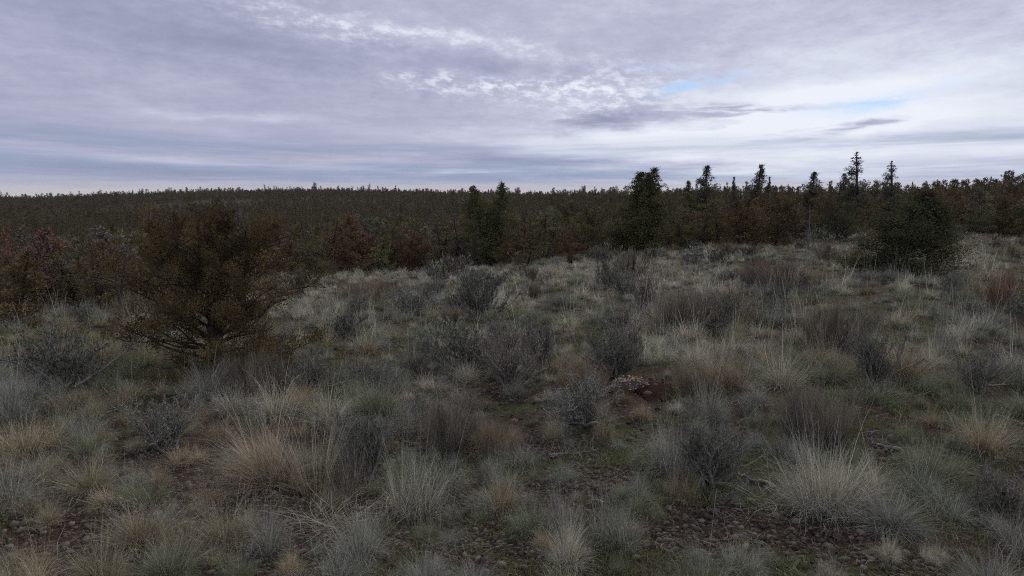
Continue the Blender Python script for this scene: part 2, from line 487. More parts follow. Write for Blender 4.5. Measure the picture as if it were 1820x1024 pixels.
# ------------------------------------------------------------------ plant builders (each returns meshes)
def grass_mesh(seed, n=700, rad=0.09, H=0.34, W=0.0028, spread=1.0, droop=0.9, K=4, hue=0.25, wind=None, stalks=10):
    rg = np.random.default_rng(seed); mb = MB()
    a = rg.uniform(0, 2 * math.pi, n); q = np.sqrt(rg.random(n))
    base = np.stack([np.cos(a) * q * rad, np.sin(a) * q * rad, rg.uniform(-0.03, 0.0, n)], -1)
    # blades grow in small locks round a few merged hearts, so the clump has tufts, gaps and an uneven outline
    nc = 1 + seed % 4; cx = rg.normal(0, rad * 0.75, nc) * (nc > 1); cy = rg.normal(0, rad * 0.75, nc) * (nc > 1); cl = rg.uniform(0.7, 1.05, nc)
    nl = max(30, n // 7); lk = rg.integers(0, nl, n); lc = rg.integers(0, nc, nl)
    la = rg.uniform(0, 2 * math.pi, nl); lq = np.sqrt(rg.random(nl)); lL = rg.uniform(0.45, 1.15, nl) * cl[lc]; ld = rg.gamma(1.6, droop / 1.7, nl); ls = rg.random(nl)
    a = la[lk]; q = lq[lk]; cc = lc[lk]
    base = np.stack([np.cos(a) * q * rad * 0.8 + cx[cc], np.sin(a) * q * rad * 0.8 + cy[cc], rg.uniform(-0.03, 0.0, n)], -1) + np.stack([rg.normal(0, 0.010, n), rg.normal(0, 0.010, n), np.zeros(n)], -1)
    az = a + rg.normal(0, 0.45, n)
    lean = np.abs(q * 0.8 * spread + rg.normal(0, 0.30, nl)[lk] + rg.normal(0, 0.15, n))
    L = H * lL[lk] * rg.uniform(0.6, 1.1, n) * (1 - 0.1 * q)
    blades(mb, base, az, lean, L, np.full(n, W) * rg.uniform(0.5, 1.3, n), ld[lk] * rg.uniform(0.4, 1.6, n), K, rg, hue, (0.0, 1), wind=wind, bend_az=0.8, sh_each=ls[lk] * 0.4 + rg.random(n) * 0.55)
    # dead thatch lying low round the foot
    k = n // 4
    a = rg.uniform(0, 6.283, k); base = np.stack([np.cos(a) * rad, np.sin(a) * rad, rg.uniform(0.0, 0.04, k)], -1)
    blades(mb, base, a + rg.normal(0, 0.7, k), rg.uniform(1.0, 1.5, k), H * rg.uniform(0.3, 0.9, k), np.full(k, W), rg.uniform(0.1, 0.8, k), 3, rg, hue + 0.2, (0, 0.7))
    if stalks:
        a = rg.uniform(0, 6.283, stalks); base = np.stack([np.cos(a) * rad * .5, np.sin(a) * rad * .5, a * 0], -1)
        blades(mb, base, a, rg.uniform(0.05, 0.4, stalks), H * rg.uniform(1.0, 1.4, stalks), np.full(stalks, W * 1.1), rg.uniform(0.05, 0.5, stalks), 5, rg, hue + 0.2, (0.5, 1))
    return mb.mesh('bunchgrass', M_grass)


def sage_meshes(seed, rad=0.45, H=0.5, nst=11, leaf=0.016, dens=1.0, stalks=60, leafL=1.0, sides=4):
    """sagebrush: woody stems that fork from the foot, grey leaf sprays towards the ends, thin old flower stalks on top"""
    rg = np.random.default_rng(seed); st = MB(); fo = MB(); sk = MB()
    ends = []
    for i in range(nst):
        a = rg.uniform(0, 6.283); le = rg.uniform(0.15, 1.05)
        d = (math.sin(le) * math.cos(a), math.sin(le) * math.sin(a), math.cos(le))
        p = wander((rg.normal(0, 0.03), rg.normal(0, 0.03), -0.03), d, H * rg.uniform(0.55, 0.8) / max(0.6, math.cos(le)) * 0.8, 5, rg, 0.2, 0.08)
        tube(st, p, np.linspace(0.014, 0.006, len(p)) * rg.uniform(0.7, 1.3), sides)
        for j in range(int(8 * dens)):
            s = rg.integers(1, len(p)); d2 = (p[s] - p[s - 1]) / np.linalg.norm(p[s] - p[s - 1]) + rg.normal(0, 0.55, 3); d2[2] = abs(d2[2]) * 0.6 + 0.35
            b = wander(p[s], d2, H * rg.uniform(0.25, 0.5), 4, rg, 0.22, 0.12)
            tube(st, b, np.linspace(0.005, 0.002, len(b)), 3)
            ends.append(b)
    sc = np.array([rad, rad, H])
    P = []; D = []
    for b in ends:
        for k in range(int(7 * dens)):
            s = rg.uniform(0.8, len(b) - 1); i = int(s); i = min(i, len(b) - 2); f = s - i
            q = b[i] * (1 - f) + b[i + 1] * f
            d = (b[i + 1] - b[i]); d = d / np.linalg.norm(d) + rg.normal(0, 0.45, 3); d[2] = abs(d[2]) + 0.35; d /= np.linalg.norm(d)
            ln = rg.uniform(0.05, 0.12) * H / 0.5
            tube(st, [q, q + d * ln * 0.5 + rg.normal(0, 0.003, 3), q + d * ln], [0.0016, 0.0013, 0.0008], 3)
            m = int(9 * dens)
            tt = rg.random(m)[:, None]
            P.append(q + d * ln * tt + rg.normal(0, 0.004, (m, 3)))
            dd = d * 1.3 + rg.normal(0, 0.5, (m, 3)); D.append(dd / np.linalg.norm(dd, axis=1, keepdims=True))
    P = np.concatenate(P); D = np.concatenate(D); n = len(P)
    # squash into the bush's own size
    ext = np.percentile(np.linalg.norm(P[:, :2], axis=1), 92)
    kx = rad / ext; kz = H / np.percentile(P[:, 2], 98)
    S = np.array([kx, kx, kz]); P = P * S
    st.V = [v * S.astype(np.float32) for v in st.V]
    C = np.stack([rg.random(n), np.full(n, 0.5), rg.random(n) * 0.8], -1)
    flakes(fo, P, D, leaf * rg.uniform(0.6, 1.5, n) * leafL, leaf * 0.45 * rg.uniform(0.6, 1.3, n), C)
    if stalks:
        tip = P[rg.integers(0, n, stalks)]; tip = tip[tip[:, 2] > H * 0.45]; k = len(tip)
        blades(sk, tip, np.arctan2(tip[:, 1], tip[:, 0]), np.hypot(tip[:, 0], tip[:, 1]) * 0.5 + rg.normal(0, 0.08, k), H * rg.uniform(0.2, 0.55, k),
               np.full(k, 0.0035), rg.uniform(-0.1, 0.3, k), 4, rg, 0.5, (0.3, 1))
        for t in tip[: k // 2]:                                # seed heads on the stalks
            m = 5; pp = t + np.stack([rg.normal(0, 0.006, m), rg.normal(0, 0.006, m), rg.uniform(0.1, 0.35, m) * H], -1)
            flakes(sk, pp, np.tile([[0, 0.2, 0.98]], (m, 1)), np.full(m, 0.012), np.full(m, 0.005), np.full((m, 3), 0.6))
    return [('stems', st.mesh('stems', M_twig)), ('foliage', fo.mesh('foliage', M_sage))] + ([('seed_stalks', sk.mesh('seed_stalks', M_stalk))] if stalks else [])


def rabbit_meshes(seed, rad=0.4, H=0.5, n=1500, W=0.003, stalks=1):
    """rabbitbrush: a dome of many fine erect wiry stems, bare grey below, tan tips"""
    rg = np.random.default_rng(seed); st = MB(); tp = MB()
    for i in range(14):
        a = rg.uniform(0, 6.283); le = rg.uniform(0.1, 1.0)
        p = wander((rg.normal(0, 0.04), rg.normal(0, 0.04), -0.03), (math.sin(le) * math.cos(a), math.sin(le) * math.sin(a), math.cos(le)), H * 0.5, 4, rg, 0.15, 0.05)
        tube(st, p, np.linspace(0.011, 0.003, len(p)), 4)
    nl = max(26, n // 22); lk = rg.integers(0, nl, n)
    a = rg.uniform(0, 6.283, nl)[lk] + rg.normal(0, 0.16, n); q = (rg.random(nl) ** 0.6)[lk]
    base = np.stack([np.cos(a) * q * rad * 0.5, np.sin(a) * q * rad * 0.5, rg.uniform(0.0, 0.35, n) * H * (1 - 0.6 * q)], -1) + rg.normal(0, 0.012, (n, 3))
    lean = q * 0.72 + rg.normal(0, 0.16, nl)[lk] + rg.normal(0, 0.12, n)
    L = H * rg.uniform(0.45, 0.85, nl)[lk] * rg.uniform(0.75, 1.15, n)
    ls = rg.random(nl)[lk] * 0.7 + rg.random(n) * 0.3
    blades(st, base, a + rg.normal(0, 0.3, n), lean, L, np.full(n, W), rg.normal(0.0, 0.2, n), 3, rg, 0.4, sh_each=ls)
    # tips
    le = lean[:, None]; tipp = base + np.stack([np.sin(lean) * np.cos(a), np.sin(lean) * np.sin(a), np.cos(lean)], -1) * L[:, None] * 0.7
    m = n
    blades(tp, tipp + rg.normal(0, 0.015, (m, 3)), a + rg.normal(0, 0.6, m), lean * 0.6 + rg.normal(0, 0.3, m), L * rg.uniform(0.2, 0.65, m), np.full(m, W * 0.85), rg.normal(0, 0.25, m), 3, rg, 0.35, sh_each=ls)
    return [('stems', st.mesh('stems', M_sage)), ('twig_tips', tp.mesh('twig_tips', M_stalk))]


def juniper_meshes(seed, H=4.0, Wd=2.0, shape='cone', nl=34, clumps=6, leaves=40, leaf=0.09, low=0.05, leaders=1, lean=0.0, gap=0.15, fluff=0.16, sides=6, bare=0.0, upw=0.5, tipx=None, reach=None):
    """juniper: tapered crooked trunk(s), limbs, and foliage sprays set in separate clumps along the limbs"""
    rg = np.random.default_rng(seed); tr = MB(); cr = MB()
    tops = []
    base_r = H * (0.030 if sides > 6 else 0.017) + 0.015
    for k in range(leaders):
        a = rg.uniform(0, 6.28); off = 0.0 if k == 0 else Wd * 0.16
        d = np.array([lean + math.cos(a) * (0.22 if leaders > 1 else 0.05), math.sin(a) * 0.18, 1.0])
        hh = H * (1 if k == 0 else rg.uniform(0.93, 0.98))
        if tipx: d = np.array([tipx[k % len(tipx)], 0.0, 1.0])
        p = wander((0, 0, -0.08), d, hh, 9, rg, 0.10 if sides > 6 else 0.035, 0.05); p[:, 2] *= hh / max(p[-1, 2], 0.1)
        tube(tr, p, base_r * (1 - np.linspace(0, 1, 10)) ** 0.8 + 0.008, sides)
        tops.append(p)
    cen = []; wts = []
    for i in range(nl):
        p = tops[i % leaders]; f = low + (1 - low) * (i + rg.random()) / nl
        f = min(f, 0.985); x = f * 9; j = int(x); q = p[j] * (1 - (x - j)) + p[min(j + 1, 9)] * (x - j)
        if shape == 'cone': prof = (1 - f) ** 0.75 * (0.55 + 0.45 * min(1, f / 0.15))
        elif shape == 'round': prof = math.sqrt(max(0.02, 1 - (2 * f - 0.85) ** 2 / 1.45))
        elif shape == 'column': prof = 0.85 * (1 - f ** 3) ** 0.6 * (0.7 + 0.3 * min(1, f / 0.2))
        else: prof = (1 - f) ** 0.55 * (0.6 + 0.4 * rg.random())          # ragged
        if shape != 'round': prof = prof * (1 - f) ** 0.25 * min(1.0, (1 - f) / 0.12 + 0.1)
        L = Wd * 0.5 * prof * rg.uniform(0.65, 1.2) + 0.05
        if rg.random() < 0.12: L *= 1.25
        a = rg.uniform(0, 6.283); e = upw * rg.uniform(0.2, 1.2) - 0.75 * max(0, 0.28 - f) / 0.28
        d = (math.cos(a) * math.cos(e), math.sin(a) * math.cos(e), math.sin(e))
        b = wander(q, d, L, 5, rg, 0.16, 0.07); b[1:, 2] = np.maximum(b[1:, 2], 0.03)
        tube(tr, b, np.linspace(base_r * 0.32 * (1 - f * 0.7), 0.005, 6), max(3, sides - 2))
        nb = max(2, int(clumps * (0.4 + 0.8 * prof)))
        isbare = rg.random() < bare
        for c in range(nb):
            s = rg.uniform(0.22, 1.0) ** 0.8 * 5; jj = min(int(s), 4); qq = b[jj] * (1 - (s - jj)) + b[jj + 1] * (s - jj)
            dd = rg.normal(0, 1, 3); dd[2] = abs(dd[2]) * 0.7 + 0.25; dd /= np.linalg.norm(dd)
            ll = rg.uniform(0.25, 0.9) * (reach or fluff * 2.2)
            e2 = qq + dd * ll
            tube(tr, [qq, (qq + e2) / 2 + rg.normal(0, 0.02, 3), e2], [0.008, 0.006, 0.003], 3)
            if isbare or rg.random() < gap: continue
            cen.append(e2); wts.append(rg.uniform(0.6, 1.25) * (1 - 0.68 * max(0, f - 0.4) / 0.6))
            cen[-1] = qq + (e2 - qq) * min(1.0, (1 - f) * 3.4 + 0.10)
    # a dense leading shoot
    for p in tops:
        for f in np.linspace(0.9, 1.0, 4):
            x = min(f * 9, 8.99); j = int(x); cen.append(p[j] * (1 - (x - j)) + p[j + 1] * (x - j)); wts.append(0.2 if f < 0.95 else 0.1)
    cen = np.array(cen); wts = np.array(wts); m = leaves
    n = len(cen) * m
    keep = rg.random(len(cen) * m) < np.repeat(np.clip(wts * 1.25, 0.12, 1), m); cs = rg.random(len(cen)); ch = rg.random(len(cen))
    r = rg.normal(0, 1, (len(cen), m, 3)); r *= (rg.random((len(cen), m, 1)) ** 0.4) / (np.linalg.norm(r, axis=2, keepdims=True) + 1e-6)
    r[..., 2] *= 1.25
    P = (cen[:, None] + r * (fluff * wts)[:, None, None] * np.array([1, 1, 1.15])).reshape(-1, 3)
    D = r.reshape(-1, 3) + np.array([0, 0, 0.75]) + rg.normal(0, 0.25, (n, 3)); D /= np.linalg.norm(D, axis=1, keepdims=True)
    sh = np.clip(np.repeat(cs, m) * 0.55 + rg.random(n) * 0.45, 0, 1)
    hu = np.clip(np.repeat(ch, m) * 0.85 + rg.normal(0, 0.12, n), 0, 1)
    C = np.stack([sh, np.full(n, 0.5), hu], -1)
    P[:, 2] = np.maximum(P[:, 2], 0.02)
    P, D, C = P[keep], D[keep], C[keep]; n = len(P)
    flakes(cr, P, D, leaf * rg.uniform(0.7, 1.5, n), leaf * 0.42 * rg.uniform(0.7, 1.3, n), C)
    return [('trunk', tr.mesh('trunk', M_bark, True)), ('crown', cr.mesh('crown', M_leaf))]


def snag_meshes(seed, H=2.2, mat=None, n=14):
    rg = np.random.default_rng(seed); tr = MB(); br = MB()
    p = wander((0, 0, -0.05), (0.05, 0, 1), H, 8, rg, 0.07, 0.04)
    tube(tr, p, np.linspace(0.05, 0.008, 9) * H / 2.2, 7)
    for i in range(n):
        s = rg.integers(1, 8); a = rg.uniform(0, 6.28)
        b = wander(p[s], (math.cos(a), math.sin(a), rg.uniform(0.3, 1.0)), H * rg.uniform(0.18, 0.42) * (1.15 - s / 9), 5, rg, 0.2, 0.05)
        tube(br, b, np.linspace(0.016, 0.003, 6) * H / 2.2, 4)
        for k in range(3):
            j = rg.integers(1, 5); c = wander(b[j], (b[j + 1] - b[j]) + rg.normal(0, 0.08, 3), H * 0.12, 3, rg, 0.25, 0.03)
            tube(br, c, np.linspace(0.006, 0.002, 4) * H / 2.2, 3)
    return [('trunk', tr.mesh('trunk', M_snag, True)), ('branches', br.mesh('branches', M_snag, True))]


# ------------------------------------------------------------------ prototypes at three levels of fineness
def dims(parts):
    rad = 0; top = 0
    for nme, me in parts:
        if nme in ('seed_stalks', 'twig_tips') and len(parts) == 3: continue
        v = np.empty(len(me.vertices) * 3); me.vertices.foreach_get('co', v); v = v.reshape(-1, 3)
        tr = nme in ('crown', 'trunk', 'branches'); rad = max(rad, np.percentile(np.hypot(v[:, 0], v[:, 1]), 96 if tr else 90)); top = max(top, np.percentile(v[:, 2], 99.9 if tr else 97))
    return 2 * rad, top


class Proto:
    def __init__(s, parts): s.parts = parts; s.w, s.h = dims(parts); s.objs = None
    def source(s):
        if s.objs is None: s.objs = [bpy.data.objects.new(n, m) for n, m in s.parts]
        return s.objs


one = lambda me: [('blades', me)]
GRASS = [
    [Proto(one(grass_mesh(10 + i, 1100, 0.075 + 0.02 * (i % 3), 0.33, 0.0023, 1.3 + 0.3 * (i % 2), 0.9 + 0.5 * (i % 3), 5, 0.2, stalks=1))) for i in range(8)],
    [Proto(one(grass_mesh(30 + i, 480, 0.085 + 0.02 * (i % 3), 0.33, 0.0044, 1.3 + 0.3 * (i % 2), 0.9 + 0.5 * (i % 3), 4, 0.2, stalks=3))) for i in range(7)],
    [Proto(one(grass_mesh(50 + i, 260, 0.09 + 0.02 * (i % 3), 0.33, 0.0085, 1.4, 1.0, 3, 0.2, stalks=0))) for i in range(4)]]
SAGE = [
    [Proto(sage_meshes(100 + i, 0.45, 0.42, 12 + i, 0.017, 1.1, 50)) for i in range(5)],
    [Proto(sage_meshes(120 + i, 0.45, 0.40, 11 + i, 0.025, 0.9, 0)) for i in range(4)],
    [Proto(sage_meshes(140 + i, 0.45, 0.38, 9, 0.065, 0.62, 0, sides=3)) for i in range(3)]]
RABBIT = [
    [Proto(rabbit_meshes(200 + i, 0.4, 0.45, 2000, 0.0024)) for i in range(3)],
    [Proto(rabbit_meshes(220 + i, 0.4, 0.45, 800, 0.005)) for i in range(3)],
    [Proto(rabbit_meshes(240 + i, 0.4, 0.45, 320, 0.010)) for i in range(2)]]
TREE = [
    Proto(juniper_meshes(300, 3.2, 2.0, 'cone', 40, 7, 26, 0.10, low=0.04)),
    Proto(juniper_meshes(301, 3.0, 2.6, 'round', 40, 8, 26, 0.10, low=0.04, fluff=0.19)),
    Proto(juniper_meshes(302, 3.6, 1.7, 'column', 42, 7, 26, 0.09, low=0.03)),
    Proto(juniper_meshes(303, 3.0, 2.2, 'ragged', 34, 7, 24, 0.10, low=0.05, gap=0.3)),
    Proto(juniper_meshes(304, 3.4, 2.4, 'cone', 44, 7, 26, 0.10, low=0.03, leaders=2)),
    Proto(juniper_meshes(305, 2.8, 2.5, 'round', 44, 7, 26, 0.09, low=0.02, leaders=2, gap=0.2)),
    Proto(juniper_meshes(306, 3.4, 1.5, 'ragged', 36, 6, 22, 0.09, low=0.12, gap=0.35)),
    Proto(juniper_meshes(307, 3.2, 2.3, 'ragged', 40, 8, 12, 0.07, low=0.04, gap=0.55)),       # thin, half bare
    Proto(juniper_meshes(308, 3.0, 2.2, 'round', 40, 8, 9, 0.06, low=0.05, gap=0.65))]
THIN = (7, 8)
FARTREE = [Proto(juniper_meshes(400 + i, 3.6, 1.9 + 0.3 * (i % 3), ('cone', 'ragged', 'cone', 'round', 'column')[i], 18, 4, 10, 0.26, low=0.04, fluff=0.24, sides=3, gap=0.1, upw=0.7)) for i in range(5)]

items = []          # everything that grows, before it is split into individuals and masses


def lod(r): return 0 if r < 8 else (1 if r < 19 else 2)


PAL_GRASS = [('pale grey', (0.58, 0.56, 0.43)), ('ash grey', (0.34, 0.345, 0.275)), ('straw coloured', (0.46, 0.39, 0.24)),
             ('greenish grey', (0.27, 0.295, 0.175)), ('tan', (0.38, 0.30, 0.18))]
PAL_SAGE = [('grey green', (0.26, 0.27, 0.20)), ('dark grey', (0.155, 0.165, 0.125)), ('silvery grey', (0.28, 0.295, 0.235)), ('brownish grey', (0.26, 0.235, 0.18))]
PAL_RAB = [('brown tipped', (0.24, 0.195, 0.135)), ('tan', (0.30, 0.255, 0.175)), ('grey brown', (0.20, 0.185, 0.145)), ('rusty', (0.27, 0.20, 0.13))]
PAL_TREE = [('olive green', (0.135, 0.142, 0.065)), ('rust brown', (0.165, 0.122, 0.064)), ('dark green', (0.100, 0.115, 0.062)),
            ('grey green', (0.150, 0.155, 0.110)), ('reddish brown', (0.175, 0.104, 0.072)), ('brown green', (0.155, 0.134, 0.070)), ('greyish purple', (0.195, 0.170, 0.155))]
FAM = {'grass': (GRASS, PAL_GRASS), 'sage': (SAGE, PAL_SAGE), 'rabbit': (RABBIT, PAL_RAB)}


def plant(kind, x, y, w, h, col=None, label=None, short=None, rz=None, lodn=None, rg=rng, jit=0.1):
    lib, pal = FAM[kind]
    r = math.hypot(x, y); ps = lib[lod(r) if lodn is None else lodn]
    p = ps[rg.integers(len(ps))]
    cn, c = pal[rg.integers(len(pal)) if col is None else col]
    c = np.array(c) * (1 + rg.normal(0, jit)) * (1 + rg.normal(0, jit * 0.25, 3))
    it = dict(kind=kind, x=x, y=y, z=float(height(x, y)), w=w, h=h, r=r, proto=p, s=(w / p.w, w / p.w, h / p.h), rz=rg.uniform(0, 6.28) if rz is None else rz,
              tint=np.clip(c, 0.01, 0.9), cn=cn, label=label, short=short, tilt=(rg.normal(0, 0.06), rg.normal(0, 0.06)))
    items.append(it); return it


def hero(kind, px, py, wpx, hpx, col, label, short=None):
    x, y, z, r = ground(px, py)
    fwd = y * math.cos(PITCH) + (EYE - z) * math.sin(PITCH)
    return plant(kind, x, y, wpx / F * fwd, hpx / F * fwd * 1.02, col, label, short, jit=0.02)


# (kind, foot in the photograph, width, height, colour, label, name as a landmark)
HEROES = [
    ('sage', 815, 655, 130, 84, 0, 'broad grey green sagebrush, left half of the big joined pair in mid meadow', 'the big pair of sagebrushes'),
    ('sage', 905, 692, 125, 100, 3, 'domed brownish sagebrush at the front of the big joined pair', None),
    ('sage', 962, 655, 62, 78, 1, 'narrow dark sagebrush tucked against the back of the big domed one', None),
    ('sage', 1092, 672, 110, 84, 1, 'dark sagebrush standing right behind the pale pinkish flower shrub', 'the dark mid meadow sagebrush'),
    ('sage', 1030, 752, 140, 72, 2, 'low silvery sagebrush spreading in front of the pale pinkish flower shrub', 'the low silvery sagebrush'),
    ('rabbit', 1035, 705, 90, 52, 3, 'rusty stemmed brush between the silvery sagebrush and the dark one', None),
    ('rabbit', 1215, 590, 165, 66, 2, 'wide brown topped brush, the largest on the upper slope', 'the wide brown topped brush'),
    ('sage', 1268, 588, 80, 60, 1, 'dark sagebrush against the side of the wide brown topped brush', None),
    ('sage', 1150, 560, 60, 70, 3, 'brownish sagebrush against the other side of the wide brown topped brush', None),
    ('rabbit', 1478, 632, 115, 92, 2, 'tall grey brown dome of brush with dark twiggy foot', 'the tall grey brown brush dome'),
    ('rabbit', 1400, 518, 150, 52, 2, 'long low grey brown brush high on the slope', 'the long low brown brush'),
    ('sage', 1555, 688, 100, 92, 1, 'dark scrubby sagebrush beyond the tall brush dome, by the slope edge', 'the dark scrubby sagebrush'),
    ('rabbit', 1445, 790, 150, 100, 2, 'big fan of grey stems with a dark heart above the pale spiky bunchgrass', 'the big fan of grey stems'),
    ('sage', 1262, 860, 140, 104, 1, 'big dark wiry sagebrush above the gravel patch', 'the dark wiry sagebrush'),
    ('grass', 1195, 845, 110, 74, 1, 'ash grey bunchgrass pressed against the dark wiry sagebrush', None),
    ('grass', 1255, 752, 90, 62, 1, 'ash grey bunchgrass with tall wisps behind the dark wiry sagebrush', None),
    ('grass', 1480, 905, 165, 88, 0, 'largest pale spiky bunchgrass, a spray of long bleached blades', 'the largest pale spiky bunchgrass'),
    ('grass', 1558, 880, 80, 58, 0, 'small pale spiky bunchgrass just beyond the largest one', None),
    ('grass', 1395, 690, 130, 52, 0, 'rounded pale bunchgrass with a greenish heart over bare red soil', 'the rounded pale bunchgrass'),
    ('grass', 1262, 695, 130, 76, 4, 'orange tan upright bunchgrass beside the red soil mound', 'the orange tan bunchgrass'),
    ('rabbit', 1228, 700, 70, 50, 1, 'tan wiry brush mixed into the orange tan bunchgrass', None),
    ('sage', 560, 696, 120, 62, 1, 'dark grey sagebrush with whitish twigs in front of the big juniper', 'the white twigged sagebrush'),
    ('rabbit', 455, 700, 150, 70, 2, 'dense grey wiry brush growing up against the foot of the big juniper', 'the brush under the big juniper'),
    ('grass', 365, 712, 90, 50, 1, 'tall ash grey stalky bunchgrass at the foot of the big juniper', None),
    ('sage', 650, 855, 110, 110, 1, 'dark open sagebrush with blackish stems beside the leaning bunchgrass', 'the blackish open sagebrush'),
    ('sage', 640, 810, 90, 60, 0, 'grey green sagebrush behind the blackish open one', None),
    ('rabbit', 800, 800, 110, 90, 2, 'grey brown twiggy brush rising alone in the middle of the lower meadow', 'the lone twiggy brush'),
    ('sage', 300, 800, 120, 80, 2, 'silvery sagebrush behind the leaning bunchgrass at the meadow edge', 'the silvery sagebrush'),
    ('grass', 895, 908, 92, 56, 2, 'straw bunchgrass sprouting alone on the dark gravelly soil', 'the lone straw bunchgrass'),
    ('grass', 1212, 888, 62, 42, 4, 'small bright tan bunchgrass above the gravel patch', 'the small bright tan bunchgrass'),
    ('grass', 1100, 978, 118, 74, 1, 'shaggy ash grey bunchgrass on the gravel with drooping blades', 'the shaggy ash grey bunchgrass'),
    ('grass', 1008, 1010, 90, 76, 0, 'upright pale bunchgrass on the gravel nearest the viewer', 'the upright pale bunchgrass'),
    ('grass', 1002, 942, 84, 52, 1, 'low ash grey bunchgrass just behind the upright pale one', None),
    ('grass', 738, 918, 120, 78, 0, 'bleached bunchgrass with curling white blades below the lone twiggy brush', 'the curling white bunchgrass'),
    ('grass', 790, 880, 130, 66, 1, 'wide fuzzy ash grey bunchgrass behind the curling white one', None),
    ('grass', 1075, 790, 42, 58, 2, 'slender straw bunchgrass beside the dead branches', 'the slender straw bunchgrass'),
    ('grass', 985, 790, 40, 44, 2, 'small straw tuft behind the dead branches', None),
    ('grass', 268, 895, 100, 46, 3, 'low greenish bunchgrass on dark moss by the arching seed stalks', 'the low greenish bunchgrass'),
    ('grass', 700, 775, 110, 40, 1, 'low wide ash grey bunchgrass between the blackish sagebrush and the lone brush', None),
    ('rabbit', 880, 815, 90, 64, 1, 'sparse tan weedy brush between the lone twiggy brush and the dead branches', None),
    ('grass', 490, 745, 100, 56, 0, 'pale bunchgrass peeking over the top of the leaning bunchgrass', None),
    ('grass', 580, 760, 110, 50, 0, 'pale feathery bunchgrass just above the stalky clump', None),
    ('sage', 860, 522, 60, 30, 1, 'small dark sagebrush high in the middle of the meadow', 'the small mid meadow sagebrush'),
    ('sage', 770, 532, 50, 30, 1, 'small dark rounded sagebrush below the low green juniper', None),
    ('sage', 812, 555, 50, 28, 3, 'small brown grey sagebrush below two dark ones', None),
    ('sage', 635, 552, 62, 26, 0, 'low grey green sagebrush beside the pale open meadow', 'the pale meadow sagebrush'),
    ('sage', 610, 605, 70, 44, 1, 'dark sagebrush out in the meadow beside the big juniper', None),
    ('sage', 1115, 530, 56, 40, 1, 'dark upright sagebrush behind the wide brown topped brush', None),
    ('sage', 1375, 550, 70, 42, 1, 'dark bare looking sagebrush under the long low brown brush', None),
    ('sage', 1235, 468, 60, 26, 2, 'silvery sagebrush at the meadow rim below the trees', 'the silvery rim sagebrush'),
    ('sage', 1335, 462, 46, 24, 1, 'dark round sagebrush at the meadow rim', None),
    ('sage', 660, 690, 90, 50, 0, 'grey green sagebrush between the big pair and the dark one below the juniper', None),
    ('grass', 480, 985, 90, 60, 1, 'ash grey bunchgrass with tan heart below the leaning bunchgrass', None),
    ('grass', 640, 1000, 110, 74, 1, 'tousled ash grey bunchgrass under the fallen grass stems', 'the tousled bunchgrass'),
    ('grass', 300, 1030, 110, 60, 3, 'low green grey bunchgrass under the arching seed stalks', None),
]
for hk in HEROES: hero(*hk)
big = next(i for i in items if i['short'] == 'the largest pale spiky bunchgrass')
big['proto'] = p = Proto(one(grass_mesh(803, 2600, 0.10, 0.36, 0.0021, 1.2, 1.1, 5, 0.15, stalks=6))); big['s'] = (big['w'] / p.w, big['w'] / p.w, big['h'] / p.h)

# bare places: soil and gravel show, few plants
BARE = [(1290, 945, 170, 60), (1480, 970, 130, 55), (1165, 685, 50, 22), (1340, 705, 60, 14), (1270, 730, 40, 20), (880, 985, 120, 40), (1050, 860, 120, 36), (960, 800, 60, 20),
        (860, 705, 60, 16), (330, 850, 60, 25), (700, 700, 60, 12), (1560, 800, 40, 30), (300, 740, 40, 14), (1010, 905, 60, 22), (420, 890, 50, 20), (1360, 610, 50, 12), (1390, 590, 40, 10)]


def bareness(x, y):
    px, py = project(x, y, height(x, y)); b = np.zeros_like(px)
    for cx, cy, rx, ry in BARE: b = np.maximum(b, np.exp(-(((px - cx) / rx) ** 2 + ((py - cy) / ry) ** 2) * 1.2))
    return b


# fill the meadow: dart throwing, large plants first
class Grid:
    def __init__(s): s.d = {}
    def ok(s, x, y, r, k):
        c = (int(x // 1), int(y // 1))
        for i in (-1, 0, 1):
            for j in (-1, 0, 1):
                for (a, b, q) in s.d.get((c[0] + i, c[1] + j), ()):
                    if (a - x) ** 2 + (b - y) ** 2 < (k * (r + q)) ** 2: return False
        return True
    def put(s, x, y, r): s.d.setdefault((int(x // 1), int(y // 1)), []).append((x, y, r))


grid = Grid()
for it in items: grid.put(it['x'], it['y'], it['w'] * 0.42)
SPECIAL = [(470, 858, 0.22), (545, 880, 0.2), (1120, 690, 0.2), (1165, 690, 0.35), (392, 660, 1.0), (300, 680, 0.4), (1020, 820, 0.3), (1375, 850, 0.25), (600, 950, 0.2)]
for a, b, q in SPECIAL:
    x, y, z, r = ground(a, b); grid.put(x, y, q)


def sample_wedge(n, r0, r1, amax=57):
    n = int(n * 1.3)
    az = rng.uniform(-amax, amax, n); q = np.sqrt(rng.uniform(r0 ** 2, r1 ** 2, n))
    return q * np.sin(np.radians(az)), q * np.cos(np.radians(az)), az, q


